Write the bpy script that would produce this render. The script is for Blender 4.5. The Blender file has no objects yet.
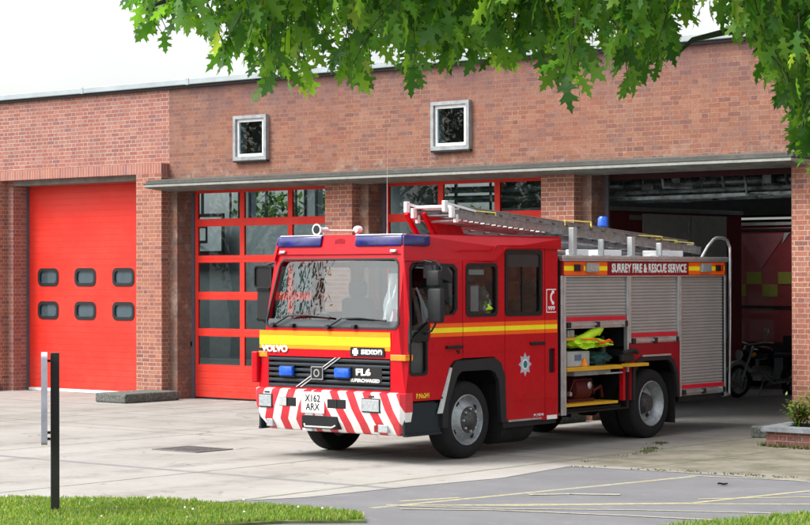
import bpy, bmesh, math, random
from mathutils import Vector, Matrix, noise
from math import pi, sin, cos, radians, sqrt, atan2
random.seed(7)
S = bpy.context.scene
COL = S.collection
rnd = random.Random(11)

# ------------------------------------------------------------------ helpers
def thing(name, label, cat, loc=(0, 0, 0), rotz=0, group=None):
    o = bpy.data.objects.new(name, None); COL.objects.link(o)
    o.location = loc; o.rotation_euler = (0, 0, rotz); o.empty_display_size = .2
    return tag(o, label, cat, group)
def tag(o, label=None, cat=None, group=None, kind=None):
    if label: o['label'] = label
    if cat: o['category'] = cat
    if group: o['group'] = group
    if kind: o['kind'] = kind
    return o
def obj(name, bm, mats, parent=None, smooth=None, deform=None, recalc=True):
    if deform:
        for v in bm.verts: v.co = deform(v.co)
    if recalc: bmesh.ops.recalc_face_normals(bm, faces=bm.faces)
    me = bpy.data.meshes.new(name); bm.to_mesh(me); bm.free()
    if not isinstance(mats, (list, tuple)): mats = [mats]
    for m in mats: me.materials.append(m)
    if smooth is not None:
        for p in me.polygons: p.use_smooth = True
        try: me.set_sharp_from_angle(angle=radians(smooth))
        except Exception: pass
    o = bpy.data.objects.new(name, me); COL.objects.link(o)
    if parent: o.parent = parent
    return o
def B(): return bmesh.new()
def box(bm, x0, y0, z0, x1, y1, z1, mi=0, bev=0):
    r = bmesh.ops.create_cube(bm, size=1.0)
    vs = r['verts']
    for v in vs:
        v.co = Vector(((x0 + x1) / 2 + v.co.x * (x1 - x0), (y0 + y1) / 2 + v.co.y * (y1 - y0), (z0 + z1) / 2 + v.co.z * (z1 - z0)))
    fs = list({f for v in vs for f in v.link_faces})
    for f in fs: f.material_index = mi
    if bev > 0:
        es = list({e for v in vs for e in v.link_edges})
        r = bmesh.ops.bevel(bm, geom=es, offset=bev, segments=2, profile=.5, affect='EDGES')
        for f in r['faces']: f.material_index = mi
    return fs
def tube(bm, pts, r, seg=8, mi=0, caps=True):
    pts = [Vector(p) for p in pts]
    rs = r if isinstance(r, (list, tuple)) else [r] * len(pts)
    rings = []
    up = Vector((0, 0, 1))
    for i, p in enumerate(pts):
        if i == 0: d = pts[1] - p
        elif i == len(pts) - 1: d = p - pts[i - 1]
        else: d = (pts[i + 1] - p).normalized() + (p - pts[i - 1]).normalized()
        d.normalize()
        a = d.cross(up)
        if a.length < .05: a = d.cross(Vector((1, 0, 0)))
        a.normalize(); b = d.cross(a).normalized()
        rings.append([bm.verts.new(p + (a * cos(2 * pi * k / seg) + b * sin(2 * pi * k / seg)) * rs[i]) for k in range(seg)])
    for i in range(len(rings) - 1):
        for k in range(seg):
            f = bm.faces.new((rings[i][k], rings[i][(k + 1) % seg], rings[i + 1][(k + 1) % seg], rings[i + 1][k])); f.material_index = mi
    if caps:
        for rg in (rings[0], rings[-1]):
            f = bm.faces.new(rg); f.material_index = mi
def beam(bm, p0, p1, w, h, mi=0, up=(0, 0, 1)):
    p0 = Vector(p0); p1 = Vector(p1); d = (p1 - p0).normalized(); up = Vector(up)
    a = d.cross(up)
    if a.length < .01: a = d.cross(Vector((1, 0, 0)))
    a.normalize(); b = a.cross(d).normalized()
    vs = []
    for p in (p0, p1):
        vs.append([bm.verts.new(p + a * sx * w / 2 + b * sy * h / 2) for sx, sy in ((-1, -1), (1, -1), (1, 1), (-1, 1))])
    fs = [bm.faces.new(vs[0]), bm.faces.new(vs[1][::-1])]
    for k in range(4):
        fs.append(bm.faces.new((vs[0][k], vs[0][(k + 1) % 4], vs[1][(k + 1) % 4], vs[1][k])))
    for f in fs: f.material_index = mi
def lathe(bm, prof, c, axis='x', seg=32, mi=0, closed=False):
    # prof: list of (offset along axis, radius)
    c = Vector(c); rings = []
    for o, r in prof:
        ring = []
        for k in range(seg):
            t = 2 * pi * k / seg
            if axis == 'x': v = Vector((o, r * cos(t), r * sin(t)))
            elif axis == 'y': v = Vector((r * cos(t), o, r * sin(t)))
            else: v = Vector((r * cos(t), r * sin(t), o))
            ring.append(bm.verts.new(c + v))
        rings.append(ring)
    n = len(rings)
    for i in range(n if closed else n - 1):
        a, b = rings[i], rings[(i + 1) % n]
        for k in range(seg):
            f = bm.faces.new((a[k], a[(k + 1) % seg], b[(k + 1) % seg], b[k])); f.material_index = mi
    if not closed:
        for rg in (rings[0], rings[-1]):
            try: bm.faces.new(rg).material_index = mi
            except Exception: pass
def plate(bm, outer, holes, to3, nvec, mi=0):
    """flat sheet with holes, given 2-D loops, thickened by nvec"""
    nvec = Vector(nvec); es = []; t = B()
    for loop in [outer] + list(holes):
        vs = [t.verts.new(to3(*p)) for p in loop]
        for i in range(len(vs)): es.append(t.edges.new((vs[i], vs[(i + 1) % len(vs)])))
    if not holes and len(outer) <= 24:
        t.faces.new(t.verts[:])
    else:
        bmesh.ops.triangle_fill(t, use_beauty=True, use_dissolve=False, edges=es)
    r = bmesh.ops.extrude_face_region(t, geom=t.faces[:])
    for v in [g for g in r['geom'] if isinstance(g, bmesh.types.BMVert)]: v.co += nvec
    bmesh.ops.recalc_face_normals(t, faces=t.faces)
    for f in t.faces: f.material_index = mi
    me = bpy.data.meshes.new('tmp'); t.to_mesh(me); t.free(); bm.from_mesh(me); bpy.data.meshes.remove(me)
def rect(a0, b0, a1, b1): return [(a0, b0), (a1, b0), (a1, b1), (a0, b1)]
def rr(a0, b0, a1, b1, r, n=4):
    out = []
    for cx, cy, s in ((a1 - r, b0 + r, -90), (a1 - r, b1 - r, 0), (a0 + r, b1 - r, 90), (a0 + r, b0 + r, 180)):
        for k in range(n + 1):
            t = radians(s + 90 * k / n); out.append((cx + r * cos(t), cy + r * sin(t)))
    return out
def inset(loop, d):
    c = (sum(p[0] for p in loop) / len(loop), sum(p[1] for p in loop) / len(loop)); out = []
    w = max(p[0] for p in loop) - min(p[0] for p in loop); h = max(p[1] for p in loop) - min(p[1] for p in loop)
    return [(c[0] + (p[0] - c[0]) * (1 - 2 * d / w), c[1] + (p[1] - c[1]) * (1 - 2 * d / h)) for p in loop]
def text(name, body, u0, v0, u1, v1, to3, nvec, mat, parent, bold=.02, depth=.003, deform=None):
    cu = bpy.data.curves.new(name, 'FONT'); cu.body = body; cu.size = 1; cu.offset = bold; cu.extrude = 0
    cu.align_x = 'CENTER'; cu.resolution_u = 3; cu.space_line = .85
    to = bpy.data.objects.new(name, cu); COL.objects.link(to)
    me = bpy.data.meshes.new_from_object(to.evaluated_get(bpy.context.evaluated_depsgraph_get()))
    bpy.data.objects.remove(to); bpy.data.curves.remove(cu)
    xs = [v.co.x for v in me.vertices]; ys = [v.co.y for v in me.vertices]
    bm = B(); bm.from_mesh(me); bpy.data.meshes.remove(me)
    nv = Vector(nvec)
    for v in bm.verts:
        u = u0 + (v.co.x - min(xs)) / (max(xs) - min(xs)) * (u1 - u0); w = v0 + (v.co.y - min(ys)) / (max(ys) - min(ys)) * (v1 - v0)
        v.co = Vector(to3(u, w)) + nv
    r = bmesh.ops.extrude_face_region(bm, geom=bm.faces[:])
    for v in [g for g in r['geom'] if isinstance(g, bmesh.types.BMVert)]: v.co += nv.normalized() * depth
    return obj(name, bm, mat, parent, deform=deform)
def copy_tree(o, parent=None, loc=None):
    c = o.copy(); COL.objects.link(c)
    if parent: c.parent = parent
    if loc is not None: c.location = loc
    for ch in list(o.children): copy_tree(ch, c)
    return c

# ------------------------------------------------------------------ materials
class NT:
    def __init__(s, name):
        s.m = bpy.data.materials.new(name); s.m.use_nodes = True
        s.t = s.m.node_tree; s.N = s.t.nodes; s.L = s.t.links
        s.bsdf = next(n for n in s.N if n.type == 'BSDF_PRINCIPLED'); s.out = next(n for n in s.N if n.type == 'OUTPUT_MATERIAL')
    def n(s, typ, **kw):
        x = s.N.new(typ)
        for k, v in kw.items(): setattr(x, k, v)
        return x
    def l(s, a, b): s.L.new(a, b)
    def math(s, op, a, b=None, c=None):
        x = s.n('ShaderNodeMath', operation=op)
        for i, v in enumerate((a, b, c)):
            if v is None: continue
            if isinstance(v, (int, float)): x.inputs[i].default_value = v
            else: s.l(v, x.inputs[i])
        return x.outputs[0]
    def mix(s, fac, a, b, blend='MIX'):
        x = s.n('ShaderNodeMix', data_type='RGBA', blend_type=blend)
        for i, v in ((0, fac), (6, a), (7, b)):
            if isinstance(v, (int, float)): x.inputs[i].default_value = v
            elif isinstance(v, (tuple, list)): x.inputs[i].default_value = (*v[:3], 1)
            else: s.l(v, x.inputs[i])
        return x.outputs[2]
    def noise(s, scale, detail=4, rough=.6, vec=None, dim='3D'):
        x = s.n('ShaderNodeTexNoise', noise_dimensions=dim); x.inputs['Scale'].default_value = scale; x.inputs['Detail'].default_value = detail; x.inputs['Roughness'].default_value = rough
        s.l(vec if vec is not None else s.pos(), x.inputs['Vector']); return x.outputs['Fac']
    def pos(s):
        if not hasattr(s, '_p'): s._p = s.n('ShaderNodeNewGeometry').outputs['Position']
        return s._p
    def ramp(s, fac, stops):
        x = s.n('ShaderNodeValToRGB'); e = x.color_ramp.elements
        while len(e) < len(stops): e.new(.5)
        for i, (p, c) in enumerate(stops):
            e[i].position = p; e[i].color = (*c, 1) if isinstance(c, (tuple, list)) else (c, c, c, 1)
        s.l(fac, x.inputs[0]); return x.outputs[0]
    def mapr(s, v, a, b, c=0., d=1.):
        x = s.n('ShaderNodeMapRange'); s.l(v, x.inputs[0])
        for i, q in enumerate((a, b, c, d)): x.inputs[i + 1].default_value = q
        return x.outputs[0]
    def bump(s, h, dist=.01, strength=.5):
        x = s.n('ShaderNodeBump'); x.inputs['Distance'].default_value = dist; x.inputs['Strength'].default_value = strength
        s.l(h, x.inputs['Height']); s.l(x.outputs[0], s.bsdf.inputs['Normal'])
    def set(s, **kw):
        names = dict(color='Base Color', rough='Roughness', metal='Metallic', ior='IOR', coat='Coat Weight', coatr='Coat Roughness', spec='Specular IOR Level', trans='Transmission Weight', alpha='Alpha', emit='Emission Strength', ecol='Emission Color')
        for k, v in kw.items():
            i = s.bsdf.inputs[names[k]]
            if isinstance(v, (tuple, list)): i.default_value = (*v[:3], 1)
            elif isinstance(v, (int, float)): i.default_value = v
            else: s.l(v, i)
        return s
def simple(name, col, rough=.5, metal=0, var=.12, scale=6, bump=0, **kw):
    m = NT(name); f = m.noise(scale)
    kw.setdefault('spec', .3)
    c = m.mix(m.mapr(f, .3, .7), tuple(x * (1 - var) for x in col), tuple(min(1, x * (1 + var)) for x in col))
    m.set(color=c, rough=m.mapr(m.noise(scale * 3), .3, .7, max(.02, rough - .06), min(1, rough + .08)), metal=metal, **kw)
    if bump: m.bump(m.noise(scale * 8), bump, .6)
    return m.m
def paint(name, col, rough=.28, dirt=.3):
    m = NT(name)
    z = m.n('ShaderNodeSeparateXYZ'); m.l(m.pos(), z.inputs[0])
    grime = m.math('MULTIPLY', m.mapr(m.noise(3, 7, .7), .35, .8), m.mapr(z.outputs[2], .30, 1.0, 1., .0))
    c = m.mix(m.mapr(m.noise(1.7), .3, .7), tuple(x * .93 for x in col), tuple(min(1, x * 1.05) for x in col))
    c = m.mix(m.math('MULTIPLY', grime, dirt), c, (.10, .085, .07))
    m.set(color=c, rough=m.mapr(m.noise(4, 5), .3, .75, rough - .05, rough + .10), spec=.16, coat=.07, coatr=.05)
    m.bump(m.noise(1.6, 1), .004, .2)
    return m.m
M = {}
M['red'] = paint('fire_red_paint', (.46, .003, .010))
M['dred'] = paint('deep_red_panel', (.25, .004, .012), .35)
M['doorred'] = None
M['black'] = simple('black_plastic', (.007, .007, .008), .45)
M['rubber'] = simple('tyre_rubber', (.010, .010, .0105), .85, var=.3, scale=20, bump=.002)
M['trim'] = simple('charcoal_trim', (.013, .014, .016), .5)
M['grille'] = simple('grille_plastic', (.022, .029, .037), .4)
M['alu'] = simple('aluminium', (.50, .51, .53), .38, metal=.75, var=.18, scale=9)
M['alud'] = simple('ladder_aluminium', (.26, .25, .25), .45, metal=.5, var=.25, scale=14)
M['shut'] = simple('shutter_aluminium', (.38, .362, .355), .42, metal=.35, var=.08, scale=2)
M['white'] = simple('white_plastic', (.72, .73, .74), .4)
M['rim'] = simple('silver_rim', (.30, .315, .33), .4, metal=.45, var=.3, scale=12)
M['hub'] = simple('greasy_hub', (.06, .06, .062), .45, metal=.3, var=.4, scale=25)
M['yellow'] = simple('yellow_rail', (.62, .33, .02), .5)
M['hiv'] = simple('hi_vis_yellow', (.52, .80, .03), .7, bump=.01)
M['orangeb'] = simple('orange_band', (.86, .11, .004), .45, var=.05)
M['orangef'] = simple('amber_band', (.86, .25, .004), .45, var=.05)
M['yelb'] = simple('yellow_band', (.86, .72, .008), .45, var=.05)
M['blue'] = simple('blue_lens', (.005, .007, .105), .2, var=.6, scale=16, coat=.35, coatr=.04)
M['bluel'] = simple('bright_blue_lens', (.01, .09, .55), .2, var=.4, scale=30, coat=.3)
M['amber'] = simple('amber_lens', (.75, .22, .01), .2, var=.3, scale=40, coat=1.)
M['redl'] = simple('red_lens', (.5, .02, .01), .2, coat=1.)
M['clear'] = simple('lamp_lens', (.44, .48, .50), .12, var=.25, scale=25, coat=.6, metal=.5)
M['lampbox'] = simple('grey_lamp', (.30, .32, .33), .3, var=.3, scale=40, metal=.3)
M['plate'] = simple('plate_white', (.78, .78, .76), .4, var=.04)
M['ink'] = simple('black_ink', (.01, .01, .01), .5)
M['wht'] = simple('white_lettering', (.8, .8, .8), .45, var=.03)
M['ylw'] = simple('yellow_lettering', (.75, .62, .02), .45, var=.03)
M['seat'] = simple('seat_cloth', (.03, .032, .038), .9)
M['dash'] = simple('dashboard', (.06, .062, .065), .7)
M['steel'] = simple('brushed_steel', (.45, .46, .47), .3, metal=.9)
M['dirtgrey'] = simple('grey_box_plastic', (.36, .37, .37), .6, var=.2)
M['chassis'] = simple('chassis_black', (.014, .014, .014), .75, var=.4)
M['conc_old'] = simple('weathered_concrete_old', (.24, .235, .21), .9, var=.35, scale=7, bump=.012)
M['slate'] = simple('slate_coping', (.17, .185, .20), .75, var=.3, scale=9, bump=.008)
M['zinc'] = simple('pale_metal_coping', (.30, .345, .36), .5, var=.12, scale=3)
M['frame'] = simple('grey_window_surround', (.25, .265, .27), .75, var=.25, scale=8)
M['sash'] = simple('white_sash', (.74, .76, .77), .4, var=.06)
M['soffit'] = simple('painted_soffit', (.20, .18, .165), .85, var=.25, scale=5)
M['inwall'] = simple('hall_wall', (.17, .19, .195), .9)
M['inred'] = simple('dark_red_body', (.26, .045, .052), .45, coat=.2)
M['ingrey'] = simple('grey_locker', (.62, .62, .60), .5)
M['cheqy'] = simple('chequer_yellow', (.26, .27, .05), .6)
M['purple'] = simple('jamb_strip', (.10, .09, .11), .6)
M['pink'] = simple('pale_document', (.72, .55, .60), .7)
M['bark'] = simple('bark', (.045, .036, .028), .9, var=.4, scale=20, bump=.02)

def glass(name, tint, ior=1.6, rough=.01, clear=.75):
    m = NT(name); m.N.remove(m.bsdf)
    tr = m.n('ShaderNodeBsdfTransparent'); tr.inputs[0].default_value = (*tint, 1)
    gl = m.n('ShaderNodeBsdfGlossy'); gl.inputs['Roughness'].default_value = rough; gl.inputs[0].default_value = (.95, 1, 1, 1)
    fr = m.n('ShaderNodeFresnel'); fr.inputs[0].default_value = ior
    bp = m.n('ShaderNodeBump'); bp.inputs['Distance'].default_value = .012; bp.inputs['Strength'].default_value = .12
    m.l(m.noise(1.3, 2), bp.inputs['Height'])
    m.l(bp.outputs[0], gl.inputs['Normal'])
    g_ = m.n('ShaderNodeNewGeometry'); fac = m.math('MULTIPLY', fr.outputs[0], m.math('SUBTRACT', 1., g_.outputs['Backfacing']))
    mx = m.n('ShaderNodeMixShader'); m.l(fac, mx.inputs[0]); m.l(tr.outputs[0], mx.inputs[1]); m.l(gl.outputs[0], mx.inputs[2])
    m.l(mx.outputs[0], m.out.inputs[0]); return m.m
M['glass'] = glass('cab_glass', (.62, .68, .68), 1.55)
M['screen'] = glass('windscreen_glass', (.80, .88, .90), 1.72)
M['pane'] = glass('door_pane_glass', (.74, .82, .83), 1.45)

def brick(name, cols, mortar, bw=.34, bh=.075, stain=.5, evenness=.85, topstain=None):
    m = NT(name); p = m.pos()
    sp = m.n('ShaderNodeSeparateXYZ'); m.l(p, sp.inputs[0])
    nz = m.math('MULTIPLY', m.math('SUBTRACT', m.noise(14, 2), .5), .010)
    u = m.math('ADD', m.math('ADD', sp.outputs[0], sp.outputs[1]), nz); v = m.math('ADD', sp.outputs[2], nz)
    vr = m.math('DIVIDE', v, bh); row = m.math('FLOOR', vr); fv = m.math('FRACT', vr)
    par = m.math('MULTIPLY', m.math('FLOORED_MODULO', row, 2.), .5)
    ur = m.math('ADD', m.math('DIVIDE', u, bw), par); iu = m.math('FLOOR', ur); fu = m.math('FRACT', ur)
    head = m.math('GREATER_THAN', fu, .67)
    m1 = m.math('LESS_THAN', fv, .15); m2 = m.math('LESS_THAN', fu, .035)
    m3 = m.math('LESS_THAN', m.math('ABSOLUTE', m.math('SUBTRACT', fu, .672)), .018)
    mor = m.math('MAXIMUM', m1, m.math('MAXIMUM', m2, m3))
    cid = m.n('ShaderNodeCombineXYZ'); m.l(m.math('ADD', m.math('MULTIPLY', iu, 2.), head), cid.inputs[0]); m.l(row, cid.inputs[1])
    wn = m.n('ShaderNodeTexWhiteNoise', noise_dimensions='2D'); m.l(cid.outputs[0], wn.inputs['Vector'])
    k = len(cols)
    c = m.ramp(wn.outputs['Value'], [(i / (k - 1), cc) for i, cc in enumerate(cols)])
    c = m.mix(m.math('MULTIPLY', m.mapr(m.noise(70, 4), .3, .7), .35), c, m.mix(1., c, (.45, .42, .42), 'MULTIPLY'))
    moc = m.mix(m.mapr(m.noise(3, 4), .3, .7), tuple(x * .72 for x in mortar), mortar)
    # patches where soot or lime evens brick and joint out
    even = m.mapr(m.noise(.9, 5, .65), .40, .62)
    c2 = m.mix(mor, c, moc)
    c3 = m.mix(m.math('MULTIPLY', mor, .35), c, moc)
    c2 = m.mix(m.math('MULTIPLY', even, evenness), c2, c3)
    speck = m.noise(42, 5, .8)
    c2 = m.mix(m.mapr(speck, .50, .66, 0, .70), c2, m.mix(1., c2, (.42, .40, .42), 'MULTIPLY'))
    c2 = m.mix(m.mapr(m.noise(33, 4, .8, None), .58, .72, 0, .38), c2, (.46, .38, .33))
    st = m.math('MULTIPLY', m.mapr(m.noise(2.3, 6, .7), .48, .78), stain)
    c2 = m.mix(st, c2, (.15, .10, .095))
    if topstain:
        zz = m.math('MULTIPLY', m.mapr(sp.outputs[2], topstain[0], topstain[1]), m.mapr(m.noise(1.6, 6, .7), .30, .56))
        c2 = m.mix(m.math('MULTIPLY', zz, .70), c2, (.10, .066, .074))
        cb_ = m.n('ShaderNodeCombineXYZ'); m.l(m.math('MULTIPLY', sp.outputs[0], 5.5), cb_.inputs[0]); m.l(m.math('MULTIPLY', sp.outputs[2], .35), cb_.inputs[2])
        run = m.math('MULTIPLY', m.mapr(m.noise(1., 5, .7, cb_.outputs[0]), .52, .72), m.mapr(sp.outputs[2], 4.75, 5.8))
        c2 = m.mix(m.math('MULTIPLY', run, .6), c2, (.085, .062, .064))
        zl = m.math('MULTIPLY', m.mapr(sp.outputs[2], 4.38, 4.06), m.mapr(m.noise(4.5, 5, .7), .52, .66))
        c2 = m.mix(m.math('MULTIPLY', zl, .5), c2, (.42, .36, .31))
        zk = m.math('MULTIPLY', m.mapr(sp.outputs[2], 4.24, 4.06), m.mapr(m.noise(2.5, 5, .7), .40, .6))
        c2 = m.mix(m.math('MULTIPLY', zk, .5), c2, (.10, .08, .07))
    m.set(color=c2, rough=.9, spec=.2)
    h = m.math('ADD', m.math('MULTIPLY', m.math('SUBTRACT', 1., mor), 1.), m.math('MULTIPLY', m.noise(60, 3), .5))
    m.bump(h, .008, .6)
    return m.m
BR = [(.245, .096, .062), (.275, .120, .077), (.220, .088, .064), (.300, .143, .095), (.250, .104, .070), (.175, .080, .068), (.285, .126, .080), (.262, .130, .094)]
BRL = [(.30, .108, .082), (.345, .140, .105), (.27, .105, .09), (.38, .175, .135), (.32, .122, .092), (.24, .11, .105), (.355, .155, .12), (.34, .178, .148)]
M['brick'] = brick('red_brick_main', BR, (.30, .215, .16), stain=.70, topstain=(5.0, 5.75))
M['brickl'] = brick('red_brick_repointed', BRL, (.47, .385, .33), stain=.34, evenness=.6)
M['brickp'] = brick('red_brick_pier', [(c[0] * 1.34, c[1] * 1.20, c[2] * 1.24) for c in BR], (.50, .40, .31), stain=.35, evenness=.5)
M['soldier'] = None
def soldier():
    m = NT('soldier_course_brick'); sp = m.n('ShaderNodeSeparateXYZ'); m.l(m.pos(), sp.inputs[0])
    u = m.math('ADD', sp.outputs[0], sp.outputs[1]); ur = m.math('DIVIDE', u, .075); fu = m.math('FRACT', ur)
    wn = m.n('ShaderNodeTexWhiteNoise', noise_dimensions='1D'); m.l(m.math('FLOOR', ur), wn.inputs['W'])
    c = m.ramp(wn.outputs['Value'], [(0, (.29, .10, .07)), (.5, (.33, .135, .095)), (.8, (.23, .085, .075)), (1, (.36, .18, .135))])
    c = m.mix(m.math('MULTIPLY', m.math('LESS_THAN', fu, .15), .65), c, (.46, .38, .32)); c = m.mix(m.mapr(m.noise(6, 6, .75), .48, .75, 0, .5), c, (.15, .10, .095)); m.set(color=c, rough=.9); return m.m
M['soldier'] = soldier()

def concrete():
    m = NT('apron_concrete'); p = m.pos(); sp = m.n('ShaderNodeSeparateXYZ'); m.l(p, sp.inputs[0])
    X, Y = sp.outputs[0], sp.outputs[1]
    base = m.ramp(m.noise(.55, 6, .65), [(.30, (.215, .203, .182)), (.47, (.288, .276, .254)), (.60, (.325, .314, .293)), (.74, (.355, .345, .325))])
    base = m.mix(m.math('MULTIPLY', m.mapr(m.noise(38, 5, .7), .42, .72), .40), base, (.20, .185, .165))
    # tyre-worn and oily areas in front of the bays
    oil = m.math('MULTIPLY', m.mapr(m.noise(.8, 5, .7), .42, .66), m.mapr(Y, 18.5, 26))
    base = m.mix(m.math('MULTIPLY', oil, .55), base, (.17, .155, .14))
    # older mossy paving at the right
    mossz = m.math('MULTIPLY', m.mapr(X, -15.6, -14.4), m.mapr(Y, 20.5, 20.9))
    mo = m.ramp(m.noise(1.8, 7, .72), [(.28, (.235, .21, .175)), (.46, (.175, .16, .125)), (.58, (.115, .11, .075)), (.72, (.06, .075, .03))])
    base = m.mix(mossz, base, mo)
    def joint(coord, at, w, col, amt, sc=3.):
        nonlocal base
        wob = m.math('MULTIPLY', m.math('SUBTRACT', m.noise(sc, 3), .5), .07)
        d = m.math('ABSOLUTE', m.math('SUBTRACT', m.math('ADD', coord, wob), at))
        f = m.math('MULTIPLY', m.math('LESS_THAN', d, w), m.mapr(m.noise(2.2, 4), .30, .5, .35, 1.))
        base = m.mix(m.math('MULTIPLY', f, amt), base, col)
    joint(Y, 17.15, .075, (.16, .155, .16), .85, 1.5)
    joint(X, -17.4, .03, (.10, .095, .08), .9)
    joint(X, -21.6, .03, (.12, .11, .09), .8)
    joint(X, -26.0, .03, (.12, .11, .09), .8)
    joint(Y, 21.2, .03, (.12, .115, .09), .7)
    joint(Y, 25.1, .035, (.12, .115, .09), .8)
    joint(X, -13.6, .03, (.06, .07, .03), .6)
    joint(Y, 21.7, .03, (.06, .07, .03), .55)
    joint(Y, 23.7, .03, (.06, .07, .03), .5)
    joint(X, -14.9, .04, (.09, .11, .05), .75)
    joint(Y, 22.9, .05, (.10, .12, .05), .35)
    # gritty aggregate, tyre tracks out of the bays, drips
    base = m.mix(m.math('MULTIPLY', m.mapr(m.noise(150, 3, .8), .5, .75), .55), base, (.17, .16, .145))
    base = m.mix(m.math('MULTIPLY', m.mapr(m.noise(110, 3, .8), .60, .75), .5), base, (.46, .45, .43))
    for tx in (-26.9, -25.0, -22.3, -20.4, -18.15, -16.25):
        d = m.math('ABSOLUTE', m.math('SUBTRACT', m.math('ADD', X, m.math('MULTIPLY', m.noise(.35, 2), .5)), tx + .25))
        f = m.math('MULTIPLY', m.mapr(d, .08, .26, 1., 0.), m.mapr(m.noise(3.5, 5, .7), .38, .62))
        base = m.mix(m.math('MULTIPLY', f, .5), base, (.12, .11, .10))
    base = m.mix(m.math('MULTIPLY', m.mapr(m.noise(4.2, 4, .6), .62, .70), .7), base, (.14, .13, .12))
    # a few cracks
    vo = m.n('ShaderNodeTexVoronoi', feature='DISTANCE_TO_EDGE'); vo.inputs['Scale'].default_value = .35
    wv = m.n('ShaderNodeVectorMath', operation='ADD'); m.l(p, wv.inputs[0])
    nn = m.n('ShaderNodeTexNoise'); nn.inputs['Scale'].default_value = 1.4; m.l(p, nn.inputs['Vector']); m.l(nn.outputs['Color'], wv.inputs[1]); m.l(wv.outputs[0], vo.inputs['Vector'])
    cr = m.math('MULTIPLY', m.math('LESS_THAN', vo.outputs['Distance'], .006), m.mapr(m.noise(.5, 2), .5, .6))
    base = m.mix(m.math('MULTIPLY', cr, .6), base, (.12, .11, .09))
    m.set(color=base, rough=.88, spec=.3); m.bump(m.noise(55, 5), .006, .5); return m.m
M['concrete'] = concrete()
def asphalt(name, a, b):
    m = NT(name)
    c = m.ramp(m.noise(.9, 6, .65), [(.3, a), (.7, b)])
    c = m.mix(m.math('MULTIPLY', m.mapr(m.noise(90, 3, .8), .45, .7), .4), c, tuple(x * .55 for x in a))
    c = m.mix(m.math('MULTIPLY', m.mapr(m.noise(2.3, 6, .75), .56, .75), .35), c, (.30, .29, .27))
    m.set(color=c, rough=.85, spec=.35); m.bump(m.noise(120, 3), .006, .6); return m.m
M['asphalt'] = asphalt('path_asphalt', (.122, .122, .128), (.165, .165, .172))
M['far'] = asphalt('street_asphalt', (.14, .14, .145), (.18, .18, .18))
def worn(name, col, thr):
    m = NT(name); p = m.noise(14, 6, .75)
    m.set(color=m.mix(m.mapr(p, thr - .26, thr + .10), col, (.145, .147, .155)), rough=.8); return m.m
M['yline'] = worn('worn_yellow_paint', (.40, .36, .18), .60)
M['wline'] = worn('worn_cream_paint', (.38, .355, .25), .58)
M['soil'] = simple('lawn_soil', (.10, .12, .045), 1., var=.5, scale=4)
def leafmat(name, stops, trans=.45, rough=.45):
    m = NT(name); g = m.n('ShaderNodeNewGeometry'); c = m.ramp(g.outputs['Random Per Island'], stops)
    c = m.mix(m.math('MULTIPLY', m.mapr(m.noise(25, 2), .35, .7), .3), c, m.mix(1., c, (.55, .6, .5), 'MULTIPLY'))
    m.set(color=c, rough=rough, spec=.4)
    t = m.n('ShaderNodeBsdfTranslucent'); m.l(m.mix(1., c, (2.3, 2.2, .9), 'MULTIPLY'), t.inputs[0])
    x = m.n('ShaderNodeMixShader'); x.inputs[0].default_value = trans
    m.l(m.bsdf.outputs[0], x.inputs[1]); m.l(t.outputs[0], x.inputs[2]); m.l(x.outputs[0], m.out.inputs[0]); return m.m
M['leaf'] = leafmat('oak_leaf', [(0, (.028, .095, .018)), (.35, (.066, .180, .028)), (.7, (.12, .265, .036)), (.93, (.19, .35, .045)), (1, (.27, .33, .07))], .55)
M['leafd'] = leafmat('far_leaf', [(0, (.02, .05, .015)), (.5, (.035, .08, .02)), (1, (.06, .12, .03))], .3)
M['shrub'] = leafmat('shrub_leaf', [(0, (.05, .12, .02)), (.5, (.10, .20, .03)), (.8, (.17, .26, .05)), (.93, (.35, .10, .06)), (1, (.30, .32, .08))], .35)
M['grass'] = leafmat('grass_blade', [(0, (.075, .15, .022)), (.5, (.125, .22, .035)), (.75, (.17, .26, .055)), (.9, (.24, .28, .10)), (1, (.42, .37, .20))], .45, .6)
def doorpaint():
    m = NT('door_red_paint')
    c = m.mix(m.mapr(m.noise(.8, 4), .3, .7), (.62, .024, .014), (.70, .036, .022))
    zz = m.n('ShaderNodeSeparateXYZ'); m.l(m.pos(), zz.inputs[0])
    c = m.mix(m.math('MULTIPLY', m.mapr(m.noise(1.3, 5, .7), .45, .7), .25), c, (.66, .09, .065))
    dirt = m.math('MULTIPLY', m.mapr(zz.outputs[2], .0, .9, 1., .0), m.mapr(m.noise(6, 6, .75), .40, .7))
    c = m.mix(m.math('MULTIPLY', dirt, .6), c, (.22, .06, .045))
    sc = m.math('MULTIPLY', m.mapr(m.noise(22, 5, .8), .62, .74), .35); c = m.mix(sc, c, (.42, .05, .035))
    m.set(color=c, rough=m.mapr(m.noise(5, 4), .3, .7, .38, .6), spec=.25); m.bump(m.noise(1.1, 2), .01, .25); return m.m
M['doorred'] = doorpaint()
def bumperstripe():
    m = NT('red_white_chevron'); tc = m.n('ShaderNodeTexCoord'); sp = m.n('ShaderNodeSeparateXYZ'); m.l(tc.outputs['Object'], sp.inputs[0])
    zc = m.math('MAXIMUM', sp.outputs[2], .49)
    s = m.math('ADD', m.math('SUBTRACT', m.math('ABSOLUTE', m.math('ADD', sp.outputs[0], .225)), m.math('MULTIPLY', m.math('SUBTRACT', .87, zc), .46)), 2.0)
    f = m.math('GREATER_THAN', m.math('FRACT', m.math('DIVIDE', s, .268)), .5)
    c = m.mix(f, (.78, .77, .76), (.58, .02, .035))
    dirt = m.mapr(m.noise(6, 6, .7), .5, .75); c = m.mix(m.math('MULTIPLY', dirt, .25), c, (.3, .25, .2))
    m.set(color=c, rough=.35, coat=.2); return m.m
M['chev'] = bumperstripe()
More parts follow.
